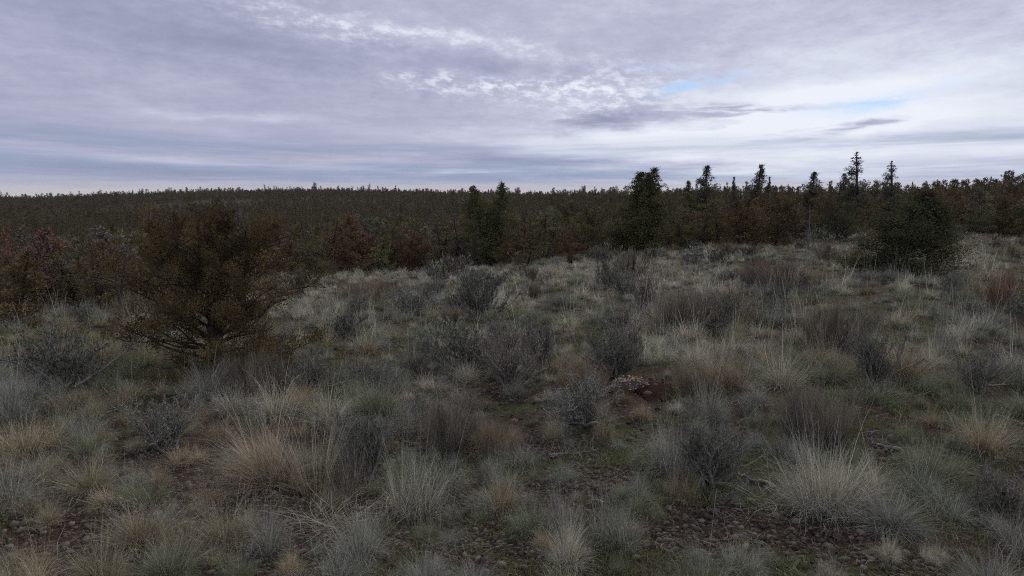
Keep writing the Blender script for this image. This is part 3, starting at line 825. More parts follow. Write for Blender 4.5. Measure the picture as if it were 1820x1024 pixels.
def throw(kind, n, wr, hr, k, pick, r0=2.0, patch=None, bare_lim=0.35, r1=60):
    x, y, az, q = sample_wedge(n, r0, r1)
    keep = q < rim(az) + 2.0
    x, y, az, q = x[keep], y[keep], az[keep], q[keep]
    dn = fbm(x - 90, y + 33, 4.0, 3); bn = bareness(x, y); pn = fbm(x + 200 * (kind == 'sage'), y, 5.0, 3)
    for i in range(len(x)):
        if bn[i] > bare_lim and rng.random() < 0.93: continue
        if patch and not patch(pn[i]): continue
        w = rng.uniform(*wr) * (0.8 + 0.4 * rng.random()) * min(1.0, 0.5 + 0.5 * math.hypot(x[i], y[i]) / 7.0)
        if kind == 'grass' and pn[i] < 0.40 and rng.random() < 0.55: continue
        if kind == 'sage' and pn[i] < 0.47 and rng.random() < 0.7: continue
        if not grid.ok(x[i], y[i], w * 0.5, k * (0.72 if kind == 'grass' and pn[i] > 0.55 else 1)): continue
        grid.put(x[i], y[i], w * 0.45)
        pk = pick()
        if kind == 'grass' and q[i] > 9 and pk in (1, 3) and rng.random() < 0.6: pk = 0 if rng.random() < 0.75 else 2
        if kind == 'grass' and rng.random() < 0.6:
            pk = (2 if dn[i] < 0.36 else (3 if dn[i] < 0.43 else (1 if dn[i] < 0.56 else 0)))
        if kind == 'grass' and q[i] < 6 and pk == 0 and rng.random() < 0.6: pk = 1
        plant(kind, x[i], y[i], w, w * rng.uniform(*hr), pk)


ch = lambda n, p: (lambda: int(rng.choice(n, p=p)))
throw('sage', 200, (0.55, 1.15), (0.5, 0.75), 0.8, ch(4, [.38, .32, .10, .2]), r0=7.0)
throw('rabbit', 200, (0.5, 1.1), (0.45, 0.75), 0.8, ch(4, [.35, .25, .3, .1]), r0=5.0, patch=lambda v: v > 0.42)
throw('sage', 520, (0.25, 0.45), (0.5, 0.8), 0.75, ch(4, [.35, .3, .15, .2]), r0=2.6)
throw('grass', 7000, (0.30, 0.56), (0.32, 0.55), 0.58, ch(5, [.34, .3, .1, .16, .10]), r0=2.2)
throw('grass', 8000, (0.14, 0.30), (0.4, 0.7), 0.72, ch(5, [.3, .28, .12, .2, .10]), r0=1.9, bare_lim=0.5)
throw('sage', 60, (0.25, 0.55), (0.5, 0.8), 0.7, ch(4, [.35, .3, .15, .2]), r0=3.0, r1=9)
throw('grass', 400, (0.28, 0.48), (0.36, 0.55), 0.66, ch(5, [.2, .42, .08, .22, .08]), r0=2.2, r1=11)
throw('grass', 850, (0.12, 0.26), (0.4, 0.7), 0.7, ch(5, [.15, .40, .10, .28, .07]), r0=1.8, r1=9, bare_lim=0.5)

# ------------------------------------------------------------------ trees
def tree(px, py, top, wpx, proto, col, label, short=None, name='juniper_tree', cat='tree', dist=None, rz=None):
    if dist is None: x, y, z, r = ground(px, py)
    else:
        d = ray(px, py); d /= math.hypot(d[0], d[1]); x, y = d[0] * dist, d[1] * dist; z = float(height(x, y)); r = dist
    fwd = y * math.cos(PITCH) + (EYE - z) * math.sin(PITCH)
    d = ray(px, top); zt = EYE + d[2] / math.hypot(d[0], d[1]) * r
    h = zt - z; w = wpx / F * fwd
    p = proto
    it = dict(kind='tree', x=x, y=y, z=z, w=w, h=h, r=r, proto=p, s=(w / p.w, w / p.w, h / p.h), rz=rng.uniform(0, 6.28) if rz is None else rz,
              tint=np.array(PAL_TREE[col][1]), cn=PAL_TREE[col][0], label=label, short=short, name=name, cat=cat, tilt=(0, 0))
    items.append(it); return it


T_twin = Proto(juniper_meshes(500, 5.2, 2.5, 'cone', 130, 9, 62, 0.075, low=0.01, leaders=2, gap=0.05, fluff=0.20, upw=0.9, tipx=(0.035, -0.03)))
T_midtwin = Proto(juniper_meshes(501, 4.6, 2.2, 'ragged', 100, 8, 56, 0.08, low=0.10, leaders=2, gap=0.08, fluff=0.22, upw=0.8, tipx=(0.15, -0.14)))
T_spire = Proto(juniper_meshes(502, 4.6, 1.9, 'ragged', 90, 7, 44, 0.07, low=0.05, gap=0.38, fluff=0.15, upw=0.7, bare=0.08))
T_spire2 = Proto(juniper_meshes(503, 4.8, 1.7, 'cone', 90, 7, 44, 0.07, low=0.05, gap=0.34, fluff=0.14, upw=0.75, bare=0.05))
T_scrag = Proto(juniper_meshes(504, 5.4, 2.1, 'cone', 80, 7, 40, 0.07, low=0.1, gap=0.45, fluff=0.13, upw=0.55, bare=0.12))
T_edge = Proto(juniper_meshes(505, 3.0, 3.0, 'cone', 120, 10, 52, 0.055, low=0.0, gap=0.06, fluff=0.18, upw=0.4))
T_hero = Proto(juniper_meshes(519, 2.6, 3.0, 'round', 96, 12, 150, 0.034, low=0.02, leaders=2, gap=0.26, fluff=0.13, sides=8, bare=0.06, upw=0.5, reach=0.34, tipx=(0.04, -0.05)))
tree(388, 668, 362, 325, T_hero, 1, 'big rusty green juniper with open crown and black crooked limbs standing before the woods', 'the big rusty juniper', rz=2.2)['tint'] = np.array((0.150, 0.114, 0.055))
tree(1132, 450, 300, 108, T_twin, 0, 'dense dark broad juniper with twin tops standing clear above the skyline', 'the twin topped dark juniper', rz=0.2)
tree(866, 482, 324, 84, T_midtwin, 0, 'green juniper with two rounded tops just breaking the skyline above the middle wood', 'the juniper with rounded tops', dist=37, rz=0.1)['tint'] = np.array((0.135, 0.155, 0.062))
tree(1256, 440, 295, 82, T_spire, 3, 'spindly juniper spire with a leaning side branch, near the twin topped one', 'the spindly juniper spire', dist=49)
tree(1332, 440, 293, 68, T_spire2, 3, 'narrow pointed juniper spire above the rust brown trees', 'the narrow pointed juniper', dist=50)
tree(1306, 440, 314, 30, T_spire2, 3, 'thin wispy juniper top beside the narrow pointed juniper', None, dist=54)
tree(1354, 440, 314, 26, T_spire2, 2, 'tiny pointed juniper top on the far side of the narrow pointed one', None, dist=56)
tree(1216, 440, 322, 56, T_spire, 5, 'brownish double tipped juniper between the twin topped one and the spindly spire', None, dist=50)
tree(1533, 430, 270, 76, T_scrag, 3, 'tallest scraggly juniper with a one sided bare top', 'the scraggly tall juniper', dist=48)
tree(1446, 436, 306, 76, T_spire, 3, 'loose grey green juniper top behind the grey snag', None, dist=52)
tree(1478, 436, 308, 60, T_spire2, 3, 'small knobbly juniper top between the snag and the scraggly tall juniper', None, dist=53)
tree(1600, 486, 335, 190, T_edge, 2, 'dark green juniper spreading wide to the ground at the edge of the meadow', 'the dark spreading juniper')
tree(614, 487, 418, 58, TREE[0], 4, 'small dead red juniper cone at the edge of the wood', 'the dead red juniper')
tree(740, 483, 412, 74, TREE[1], 4, 'red brown rounded juniper at the meadow rim', 'the red brown rounded juniper')
tree(560, 495, 440, 44, TREE[2], 0, 'small olive juniper cone just behind the meadow rim beside the red one', None)
tree(665, 484, 380, 70, TREE[8], 6, 'half bare greyish juniper next to the dead red one', None, dist=36)
tree(1012, 466, 420, 70, TREE[5], 4, 'low maroon brown juniper thicket at the meadow rim', 'the maroon juniper thicket')
tree(935, 478, 412, 64, TREE[3], 5, 'brown green juniper at the rim below the two rounded tops', None)
tree(1052, 458, 372, 70, TREE[1], 0, 'dark olive rounded juniper beside the twin topped one', None)
tree(1212, 442, 388, 74, TREE[5], 0, 'bushy green juniper at the rim below the spindly spire', 'the bushy green juniper')
tree(1380, 440, 345, 100, TREE[1], 1, 'broad rust brown juniper with a rounded crown at the rim', 'the broad rust brown juniper')
tree(1310, 440, 352, 84, TREE[4], 1, 'rust brown juniper beside the broad one at the rim', None)
tree(1490, 432, 356, 90, TREE[5], 2, 'dark green juniper behind the grey snag', None)
tree(1080, 502, 462, 26, TREE[3], 2, 'waist high seedling juniper out in the meadow below the twin topped one', 'the seedling juniper')
tree(790, 492, 468, 44, TREE[5], 0, 'low creeping green juniper at the meadow rim', 'the low creeping green juniper')
tree(926, 496, 455, 24, TREE[8], 3, 'thin grey sapling juniper in the meadow below the rounded tops', None)
tree(1590, 436, 286, 60, T_scrag, 3, 'ragged juniper spire rising behind the dark spreading juniper', None, dist=46)
SN = Proto(snag_meshes(600, 2.6))
tree(1436, 452, 364, 44, SN, 3, 'bare grey forked snag standing before the dark green trees', 'the grey snag', name='dead_snag', cat='dead tree')

# the wood: a wall of small junipers behind the meadow rim, then thinning detail over the valley and the ridge
_tx = [-200, 228, 330, 530, 640, 780, 850, 900, 1000, 1100, 1180, 1300, 1450, 1592, 2000]
_ty = [378, 384, 388, 378, 372, 366, 356, 358, 358, 350, 340, 335, 328, 322, 320]
tgrid = Grid()
for it in items:
    if it['kind'] == 'tree': tgrid.put(it['x'], it['y'], min(it['w'] * 0.4, 0.9))
near = []
for k in range(1950):
    az = rng.uniform(-57, 57); re = float(rim(az)); dr = rng.gamma(1.3, 6.0) + 0.6
    r = re + dr; x, y = r * math.sin(math.radians(az)), r * math.cos(math.radians(az))
    if not tgrid.ok(x, y, 0.55, 1.0 if dr < 12 else 1.5): continue
    tgrid.put(x, y, 0.55)
    px, py = project(x, y, height(x, y)); px = float(px)
    top = np.interp(px, _tx, _ty) + rng.gamma(1.6, 17.0) + (18 if dr < 3 else 0)
    d = ray(px, top); zt = EYE + d[2] / math.hypot(d[0], d[1]) * r
    h = min(max(zt - float(height(x, y)), 0.9), 6.0) * rng.uniform(0.85, 1.0)
    col = int(rng.choice(7, p=[.24, .30, .07, .09, .07, .19, .04]))
    pr = TREE[rng.integers(0, 7)] if rng.random() > 0.16 else TREE[THIN[rng.integers(2)]]
    w = h * rng.uniform(0.6, 0.95)
    w = min(w, 3.2)
    if rng.random() < 0.2: pr, col = TREE[THIN[rng.integers(2)]], int(rng.choice([6, 3, 6, 4]))
    c = np.array(PAL_TREE[col][1]) * rng.uniform(1.05, 1.75)
    items.append(dict(kind='tree', x=x, y=y, z=float(height(x, y)), w=w, h=h, r=r, proto=pr, s=(w / pr.w, w / pr.w, h / pr.h), rz=rng.uniform(0, 6.28),
                      tint=c, cn=PAL_TREE[col][0], label=None, short=None, name='juniper_tree', cat='tree', tilt=(rng.normal(0, .03), rng.normal(0, .03))))

far = []
def far_ring(r0, r1, n):
    x, y, az, q = sample_wedge(n, r0, r1)
    gr = np.interp(az, _ta, _gr); ok = (q > rim(az) + 12) & (q < gr * 1.25) & (fbm(x, y, 60, 3) + rng.normal(0, 0.05, len(x)) < 0.70)
    x, y, az, q = x[ok], y[ok], az[ok], q[ok]; z = height(x, y)
    for i in range(len(x)):
        h = (2.2 + min(rng.gamma(2.0, 0.85), 2.6)) * (1.0 if q[i] > 90 else 0.8) if q[i] < 300 else 3.4 + rng.gamma(2.0, 0.7)
        if rng.random() < 0.06: h *= 1.3
        p = rng.integers(len(FARTREE)); pr = FARTREE[p]; w = h * rng.uniform(0.4, 0.7)
        col = int(rng.choice(7, p=[.26, .14, .22, .14, .03, .15, .06]))
        c = (np.array(PAL_TREE[col][1]) * 0.6 + 0.4 * np.array((0.165, 0.125, 0.065))) * rng.uniform(0.85, 1.15)
        far.append((x[i], y[i], z[i] - 0.1, w / pr.w, w / pr.w, h / pr.h, rng.uniform(0, 6.28), p, *c))
far_ring(45, 110, 1500); far_ring(110, 300, 6500); far_ring(300, 800, 21000)


# ------------------------------------------------------------------ split: the 300 that show largest become things, the rest one mass
def stuff_instances(name, rows, protos, label):
    """one object: points with attributes, geometry nodes put a plant on each"""
    rows = np.array(rows, float); n = len(rows)
    me = bpy.data.meshes.new(name); me.vertices.add(n); me.vertices.foreach_set('co', rows[:, :3].ravel())
    def at(nm, ty, arr, key):
        a = me.attributes.new(nm, ty, 'POINT'); a.data.foreach_set(key, np.ascontiguousarray(arr).ravel())
    at('scl', 'FLOAT_VECTOR', rows[:, 3:6], 'vector')
    rt = np.zeros((n, 3)); rt[:, 2] = rows[:, 6]; at('rot', 'FLOAT_VECTOR', rt, 'vector')
    at('idx', 'INT', rows[:, 7].astype(np.int32), 'value'); at('tint', 'FLOAT_VECTOR', rows[:, 8:11], 'vector')
    o = link(name, me); tag(o, label, None, None, 'stuff')
    ng = bpy.data.node_groups.new(name, 'GeometryNodeTree')
    ng.interface.new_socket('Geometry', in_out='INPUT', socket_type='NodeSocketGeometry')
    ng.interface.new_socket('Geometry', in_out='OUTPUT', socket_type='NodeSocketGeometry')
    N = ng.nodes; L = ng.links
    gi = N.new('NodeGroupInput'); go = N.new('NodeGroupOutput'); ip = N.new('GeometryNodeInstanceOnPoints')
    jn = N.new('GeometryNodeJoinGeometry')
    for pr in reversed(protos):
        j = N.new('GeometryNodeJoinGeometry')
        for ob in pr.source():
            oi = N.new('GeometryNodeObjectInfo'); oi.inputs['Object'].default_value = ob; L.new(oi.outputs['Geometry'], j.inputs[0])
        gt = N.new('GeometryNodeGeometryToInstance'); L.new(j.outputs[0], gt.inputs[0]); L.new(gt.outputs[0], jn.inputs[0])
    def na(nm, ty):
        q = N.new('GeometryNodeInputNamedAttribute'); q.data_type = ty; q.inputs['Name'].default_value = nm; return q.outputs['Attribute']
    L.new(gi.outputs[0], ip.inputs['Points']); L.new(jn.outputs[0], ip.inputs['Instance'])
    ip.inputs['Pick Instance'].default_value = True; L.new(na('idx', 'INT'), ip.inputs['Instance Index'])
    e = N.new('FunctionNodeEulerToRotation'); L.new(na('rot', 'FLOAT_VECTOR'), e.inputs[0]); L.new(e.outputs[0], ip.inputs['Rotation'])
    L.new(na('scl', 'FLOAT_VECTOR'), ip.inputs['Scale']); L.new(ip.outputs[0], go.inputs[0])
    md = o.modifiers.new('scatter', 'NODES'); md.node_group = ng
    return o


NAMES = {'grass': ('bunchgrass', 'bunchgrass', 'bunchgrass clumps across the meadow'), 'sage': ('sagebrush', 'sagebrush', 'sagebrushes across the meadow'),
         'rabbit': ('rabbitbrush', 'brush', 'wiry brush domes across the meadow'), 'tree': ('juniper_tree', 'tree', 'junipers behind the meadow')}


def place(it):
    nm = it.get('name') or NAMES[it['kind']][0]
    if it['kind'] == 'grass':
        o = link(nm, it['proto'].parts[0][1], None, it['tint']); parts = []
    else:
        o = bpy.data.objects.new(nm, None); COL.objects.link(o); parts = it['proto'].parts
        o.empty_display_size = 0.2
    o.location = (it['x'], it['y'], it['z']); o.rotation_euler = (it['tilt'][0], it['tilt'][1], it['rz']); o.scale = it['s']
    for pn, me in parts:
        if it['r'] > 60 and pn == 'seed_stalks': continue
        tint = it['tint'] if pn not in ('seed_stalks', 'twig_tips') else (it['tint'] * 1.0 + np.array([0.17, 0.13, 0.09])) * 0.62
        link(pn, me, o, tint)
    it['obj'] = o
    return o


MAXN = 300
for kind in ('grass', 'sage', 'rabbit', 'tree'):
    L = [i for i in items if i['kind'] == kind]
    for i in L:
        px, py = project(i['x'], i['y'], i['z'] + i['h'] * 0.5); i['px'], i['py'] = float(px), float(py)
        half = i['w'] / 2 / i['r'] * F
        vis = -half < px < 1820 + half and i['py'] < 1024 + i['h'] / i['r'] * F * 0.45
        i['vis'] = vis
        # trees deeper in the wood are mostly hidden by the ones at the rim
        occ = 1.0 if kind != 'tree' else 1 / (1 + ((i['r'] - float(rim(math.degrees(math.atan2(i['x'], i['y']))))) / 9.0) ** 2)
        i['score'] = (i['w'] * i['h'] / i['r'] ** 2 * occ if vis else -1) + (1e3 if i['label'] else 0)
    L.sort(key=lambda i: -i['score'])
    picked = [i for i in L[:MAXN] if i['score'] > 0]
    rest = L[len(picked):]
    for i in picked: place(i)
    for i in rest: i['obj'] = None
    ps = []; rows = []
    for i in rest:
        if not any(i['proto'] is q for q in ps): ps.append(i['proto'])
    for i in rest:
        k = [q is i['proto'] for q in ps].index(True)
        rows.append((i['x'], i['y'], i['z'], *i['s'], i['rz'], k, *i['tint']))
    if kind == 'tree' : base_rows, base_ps = rows, ps
    elif rows: stuff_instances({'grass': 'bunchgrass_cover', 'sage': 'sagebrush_cover', 'rabbit': 'rabbitbrush_cover'}[kind], rows, ps,
                               {'grass': 'small dry grass tufts filling the meadow between the larger clumps', 'sage': 'small sagebrush filling the meadow between the larger bushes', 'rabbit': 'small wiry brush filling the far meadow'}[kind])
k0 = len(base_ps)
rows = base_rows + [f[:7] + (f[7] + k0,) + f[8:] for f in far]
stuff_instances('far_woodland', rows, base_ps + FARTREE, 'dark juniper woodland over the valley and the ridge')
print('items', {k: sum(1 for i in items if i['kind'] == k) for k in NAMES}, 'far', len(far))
# ------------------------------------------------------------------ one-off plants, wood, rock
def spot(px, py): x, y, z, r = ground(px, py); return x, y, z
def single(name, parts, px, py, label, cat, tint=None, rz=0.0, group=None, short=None, dz=0.0, size=(0.4, 0.3)):
    x, y, z = spot(px, py)
    if len(parts) == 1:
        o = link(name, parts[0][1], None, tint)
    else:
        o = bpy.data.objects.new(name, None); COL.objects.link(o); o.empty_display_size = 0.2
        for pn, me, *tt in parts: link(pn, me, o, tt[0] if tt else tint)
    o.location = (x, y, z + dz); o.rotation_euler = (0, 0, rz); tag(o, label, cat, group)
    cx, cy = project(x, y, z + size[1] / 2)
    items.append(dict(kind='one', x=x, y=y, z=z, w=size[0], h=size[1], r=math.hypot(x, y), label=label, short=short, obj=o, px=float(cx), py=float(cy), vis=True, cn=''))
    return o


single('bunchgrass', [('blades', grass_mesh(800, 3200, 0.12, 0.52, 0.0019, 0.70, 0.6, 5, 0.5, wind=(-0.75, 0.1), stalks=60))], 470, 858,
       'largest bunchgrass, bleached blades swept over to one side with an orange tan heart', 'bunchgrass', (0.46, 0.36, 0.24), group='bunchgrass clumps across the meadow', short='the leaning bunchgrass', size=(0.7, 0.5))
single('bunchgrass', [('blades', grass_mesh(801, 420, 0.16, 0.40, 0.0024, 0.45, 0.2, 4, 0.4, stalks=110))], 560, 880,
       'stiff stalky straw clump growing close beside the leaning bunchgrass', 'bunchgrass', (0.27, 0.235, 0.165), group='bunchgrass clumps across the meadow', short='the stalky straw clump', size=(0.5, 0.4))


def arching(seed, n, H):
    rg = np.random.default_rng(seed); st = MB(); hd = MB()
    for i in range(n):
        a = rg.uniform(2.2, 4.2) if rg.random() < 0.5 else rg.uniform(-0.8, 0.8)
        d = np.array([math.cos(a) * 0.22, math.sin(a) * 0.15, 1.0]); p = [np.array([rg.normal(0, 0.07), rg.normal(0, 0.04), -0.01])]
        L = H * rg.uniform(0.75, 1.1); K = 10; cu = rg.uniform(0.03, 0.16)
        for k in range(K):
            d = d + np.array([math.cos(a), math.sin(a) * 0.6, -0.9]) * cu * (k / K) ** 2 * 2; d /= np.linalg.norm(d); p.append(p[-1] + d * L / K)
        p = np.array(p); tube(st, p, np.linspace(0.0014, 0.0006, K + 1), 4, (rg.random(), 0.5, 0.5))
        m = 46; s = rg.uniform(7.6, 9.99, m); j = s.astype(int); f = (s - j)[:, None]; q = p[j] * (1 - f) + p[j + 1] * f
        dd = (p[j + 1] - p[j]); dd /= np.linalg.norm(dd, axis=1, keepdims=True); dd = dd + rg.normal(0, 0.28, (m, 3)); dd /= np.linalg.norm(dd, axis=1, keepdims=True)
        flakes(hd, q, dd, rg.uniform(0.012, 0.03, m), np.full(m, 0.0022), np.stack([rg.random(m), rg.random(m), rg.random(m) * .5], -1))
    return [('stalks', st.mesh('stalks', M_stalk), (0.25, 0.235, 0.16)), ('seed_heads', hd.mesh('seed_heads', M_stalk), (0.30, 0.28, 0.23))]


single('seed_grass', arching(810, 16, 0.52), 300, 1040, 'sparse tall grass with arching pale stalks and drooping feathery seed heads', 'grass clump', None, short='the arching seed stalks', size=(0.4, 0.5))
single('seed_grass', arching(811, 9, 0.36), 245, 1000, 'shorter group of arching seed stalks beside the tall drooping ones', 'grass clump', None, size=(0.3, 0.3))
single('seed_grass', arching(812, 6, 0.30), 1078, 765, 'few thin upright straw stalks rising behind the slender straw bunchgrass', 'grass clump', None, size=(0.2, 0.3))


def fallen(seed, n, L, W=0.0026):
    rg = np.random.default_rng(seed); mb = MB()
    base = np.stack([rg.normal(0, 0.08, n), rg.normal(0, 0.06, n), rg.uniform(0.01, 0.09, n)], -1)
    blades(mb, base, rg.uniform(0, 6.28, n), rg.uniform(1.0, 1.5, n), L * rg.uniform(0.4, 1.1, n), np.full(n, W), rg.uniform(-0.1, 0.7, n), 6, rg, 0.25, (0.4, 1), bend_az=0.9)
    return mb.mesh('stems', M_grass)


single('fallen_grass', [('stems', fallen(820, 190, 0.36))], 585, 952, 'tangle of fallen bleached grass stems lying over dark ground below the stalky clump', 'fallen grass', (0.33, 0.31, 0.26), short='the fallen grass stems', size=(0.5, 0.1))
single('fallen_grass', [('stems', fallen(821, 90, 0.3))], 1380, 905, 'loose pale stems collapsed between the gravel and the largest pale bunchgrass', 'fallen grass', (0.30, 0.28, 0.23), size=(0.4, 0.1))


def deadwood(seed, n, L, rad=0.008, flat=0.25):
    rg = np.random.default_rng(seed); mb = MB()
    main = wander((-L * 0.45, 0, 0.02), (1, rg.normal(0, 0.3), 0.12), L, 9, rg, 0.28, 0.0); main[:, 2] = np.abs(main[:, 2]) * flat * 1.5 + 0.015
    tube(mb, main, np.linspace(rad * 2.1, rad * 0.5, 10), 7)
    for i in range(n):
        j = rg.integers(0, 9); a = rg.uniform(0, 6.28)
        b = wander(main[j], (math.cos(a), math.sin(a), rg.uniform(0.0, 0.8)), L * rg.uniform(0.18, 0.5), 7, rg, 0.33, -0.03)
        b[:, 2] = np.maximum(b[:, 2], 0.006); tube(mb, b, np.linspace(rad * rg.uniform(0.5, 1.1), rad * 0.2, 8), 5)
        for k in range(2):
            s = rg.integers(1, 6); c = wander(b[s], rg.normal(0, 1, 3) * np.array([1, 1, .5]), L * 0.16, 4, rg, 0.35, 0); c[:, 2] = np.maximum(c[:, 2], 0.005)
            tube(mb, c, np.linspace(rad * 0.35, rad * 0.12, 5), 4)
    return mb.mesh('wood', M_dead, True)


single('dead_branch', [('wood', deadwood(830, 24, 0.42, 0.0045))], 1020, 815, 'twisted bleached dead branches lying beside the slender straw bunchgrass', 'dead branch', None, short='the dead branches', size=(0.45, 0.12))
single('dead_branch', [('wood', deadwood(831, 12, 0.3, 0.004))], 1148, 806, 'smaller grey dead branch lying past the slender straw bunchgrass', 'dead branch', None, rz=0.6, size=(0.3, 0.1))
single('dead_branch', [('wood', deadwood(832, 11, 0.30, 0.009, 0.5))], 1375, 862, 'curled dead root wood between the dark wiry sagebrush and the largest pale bunchgrass', 'dead branch', None, rz=1.2, short='the curled dead root', size=(0.3, 0.12))
single('dead_branch', [('wood', deadwood(833, 16, 0.42, 0.007))], 1550, 790, 'greyish matted dead twigs beside the big fan of grey stems', 'dead branch', None, rz=2.2, size=(0.45, 0.12))
single('dead_branch', [('wood', deadwood(834, 4, 0.16, 0.006, 0.9))], 1068, 898, 'short upright broken stub of dead wood on the gravelly soil', 'dead branch', None, rz=1.6, size=(0.1, 0.08))


def ico(sub):
    import bmesh
    bm = bmesh.new(); bmesh.ops.create_icosphere(bm, subdivisions=sub, radius=1)
    V = np.array([v.co[:] for v in bm.verts]); Fc = np.array([[v.index for v in f.verts] for f in bm.faces]); bm.free(); return V, Fc


I1, I2, I4 = ico(1), ico(2), ico(5)


def flower_shrub(seed=840):
    rg = np.random.default_rng(seed); st = MB(); hd = MB(); V1, F1 = I1
    for k in range(85):
        a = rg.uniform(0, 6.28); q = math.sqrt(rg.random()); e = np.array([math.cos(a) * q * 0.19, math.sin(a) * q * 0.13, 0.12 * (1.1 - q * q * 0.6) * rg.uniform(0.75, 1.15)])
        p0 = np.array([e[0] * 0.3, e[1] * 0.3, -0.01]); tube(st, [p0, (p0 + e) / 2 + rg.normal(0, 0.01, 3), e], [0.002, 0.0016, 0.001], 4)
        for m in range(int(rg.integers(2, 6))):
            cpos = e + rg.normal(0, 0.009, 3); r = rg.uniform(0.005, 0.011)
            hd.add(V1 * r * (1 + rg.normal(0, 0.16, (len(V1), 1))) * np.array([1, 1, 0.7]) + cpos, F1, (rg.random(), 0.5, rg.random()))
    return [('stems', st.mesh('stems', M_twig)), ('flower_heads', hd.mesh('flower_heads', M_stalk), (0.50, 0.38, 0.31))]


single('dried_flower_shrub', flower_shrub(), 1118, 694, 'little low shrub of pale pinkish dried flower heads beside the red soil mound', 'flower shrub', None, short='the pale flower shrub', size=(0.4, 0.12))


def mound_mesh():
    V, Fc = I4; V = V[:]; n = np.array([mnoise.noise(Vector(v * 2.0)) * 0.2 + mnoise.noise(Vector(v * 7)) * 0.10 + mnoise.noise(Vector(v * 20)) * 0.05 for v in V])
    mb = MB(); mb.add(V * (1 + n)[:, None] * np.array([0.20, 0.34, 0.045]) - np.array([0, 0, 0.015]), Fc, (0.5, 0.5, 0.5))
    m = bpy.data.materials.new('red_soil'); m.use_nodes = True; t = m.node_tree; q = NT(t); b = t.nodes['Principled BSDF']; b.inputs['Roughness'].default_value = 1.0; b.inputs['Specular IOR Level'].default_value = 0.05
    tc = q.node('ShaderNodeTexCoord'); a = q.noise(tc.outputs['Object'], 55, 6, 0.75)
    t.links.new(q.mix(q.ss(a, 0.35, 0.7), (0.020, 0.010, 0.008), (0.050, 0.027, 0.020)), b.inputs['Base Color'])
    bp = q.node('ShaderNodeBump'); bp.inputs['Distance'].default_value = 0.02; t.links.new(a, bp.inputs['Height']); t.links.new(bp.outputs[0], b.inputs['Normal'])
    return mb.mesh('soil_mound', m, True)


single('soil_mound', [('soil_mound', mound_mesh())], 1168, 700, 'low mound of loose dark red soil beside the pale pinkish flower shrub', 'mound', short='the red soil mound', size=(0.5, 0.1))

# ------------------------------------------------------------------ ground cover
def green_grass():
    mb = MB(); rg = np.random.default_rng(31)
    for n, r0, r1, nb, L, W, K in ((14000, 1.6, 5.5, 12, 0.05, 0.0028, 3), (12000, 5.5, 12, 9, 0.06, 0.006, 2), (9000, 12, 36, 7, 0.08, 0.014, 2)):
        n = int(n * 1.3); az = rg.uniform(-57, 57, n); q = np.sqrt(rg.uniform(r0 ** 2, r1 ** 2, n)); ok = q < rim(az) + 1; az, q = az[ok], q[ok]
        x, y = q * np.sin(np.radians(az)), q * np.cos(np.radians(az))
        v = fbm(x + 70, y - 20, 1.5, 4) + rg.normal(0, 0.05, len(x)); bb = bareness(x, y); ok = (v > 0.44) & (bb + rg.random(len(x)) * 0.35 < 0.62); x, y = x[ok], y[ok]
        m = len(x); z = height(x, y)
        px = np.repeat(x, nb) + rg.normal(0, 0.02, m * nb); py = np.repeat(y, nb) + rg.normal(0, 0.02, m * nb); pz = np.repeat(z, nb) - 0.004
        a = rg.uniform(0, 6.28, m * nb); kk = m * nb
        big = np.repeat(rg.uniform(0.5, 1.4, m), nb)
        blades(mb, np.stack([px, py, pz], -1), a, np.abs(rg.normal(0.5, 0.35, kk)), L * big * rg.uniform(0.5, 1.2, kk), np.full(kk, W), rg.uniform(0.1, 1.0, kk), K, rg, float(0.3), (0, 1))
    o = link('green_grass', mb.mesh('green_grass', M_green), None, (0.175, 0.215, 0.085)); tag(o, 'short fresh green grass growing between the clumps', kind='stuff')


def litter():
    mb = MB(); rg = np.random.default_rng(32)
    for n, r0, r1, L, W, K in ((26000, 1.6, 5.5, 0.07, 0.0018, 2), (30000, 5.5, 13, 0.10, 0.004, 2), (26000, 13, 38, 0.16, 0.010, 2)):
        n = int(n * 1.3); az = rg.uniform(-57, 57, n); q = np.sqrt(rg.uniform(r0 ** 2, r1 ** 2, n)); ok = q < rim(az) + 1; az, q = az[ok], q[ok]
        x, y = q * np.sin(np.radians(az)), q * np.cos(np.radians(az)); v = fbm(x - 40, y + 80, 0.9, 3) + rg.normal(0, 0.07, len(x)); ok = v > 0.42; x, y = x[ok], y[ok]
        m = len(x); z = height(x, y) + rg.uniform(0.002, 0.025, m)
        blades(mb, np.stack([x, y, z], -1), rg.uniform(0, 6.28, m), rg.uniform(1.1, 1.57, m), L * rg.gamma(2.5, 0.4, m), np.full(m, W), rg.uniform(0, 0.35, m), K, rg, 0.35, (0, 1), bend_az=0.8)
    o = link('dry_litter', mb.mesh('dry_litter', M_grass), None, (0.30, 0.28, 0.22)); tag(o, 'dry straw and twigs littering the soil', kind='stuff')


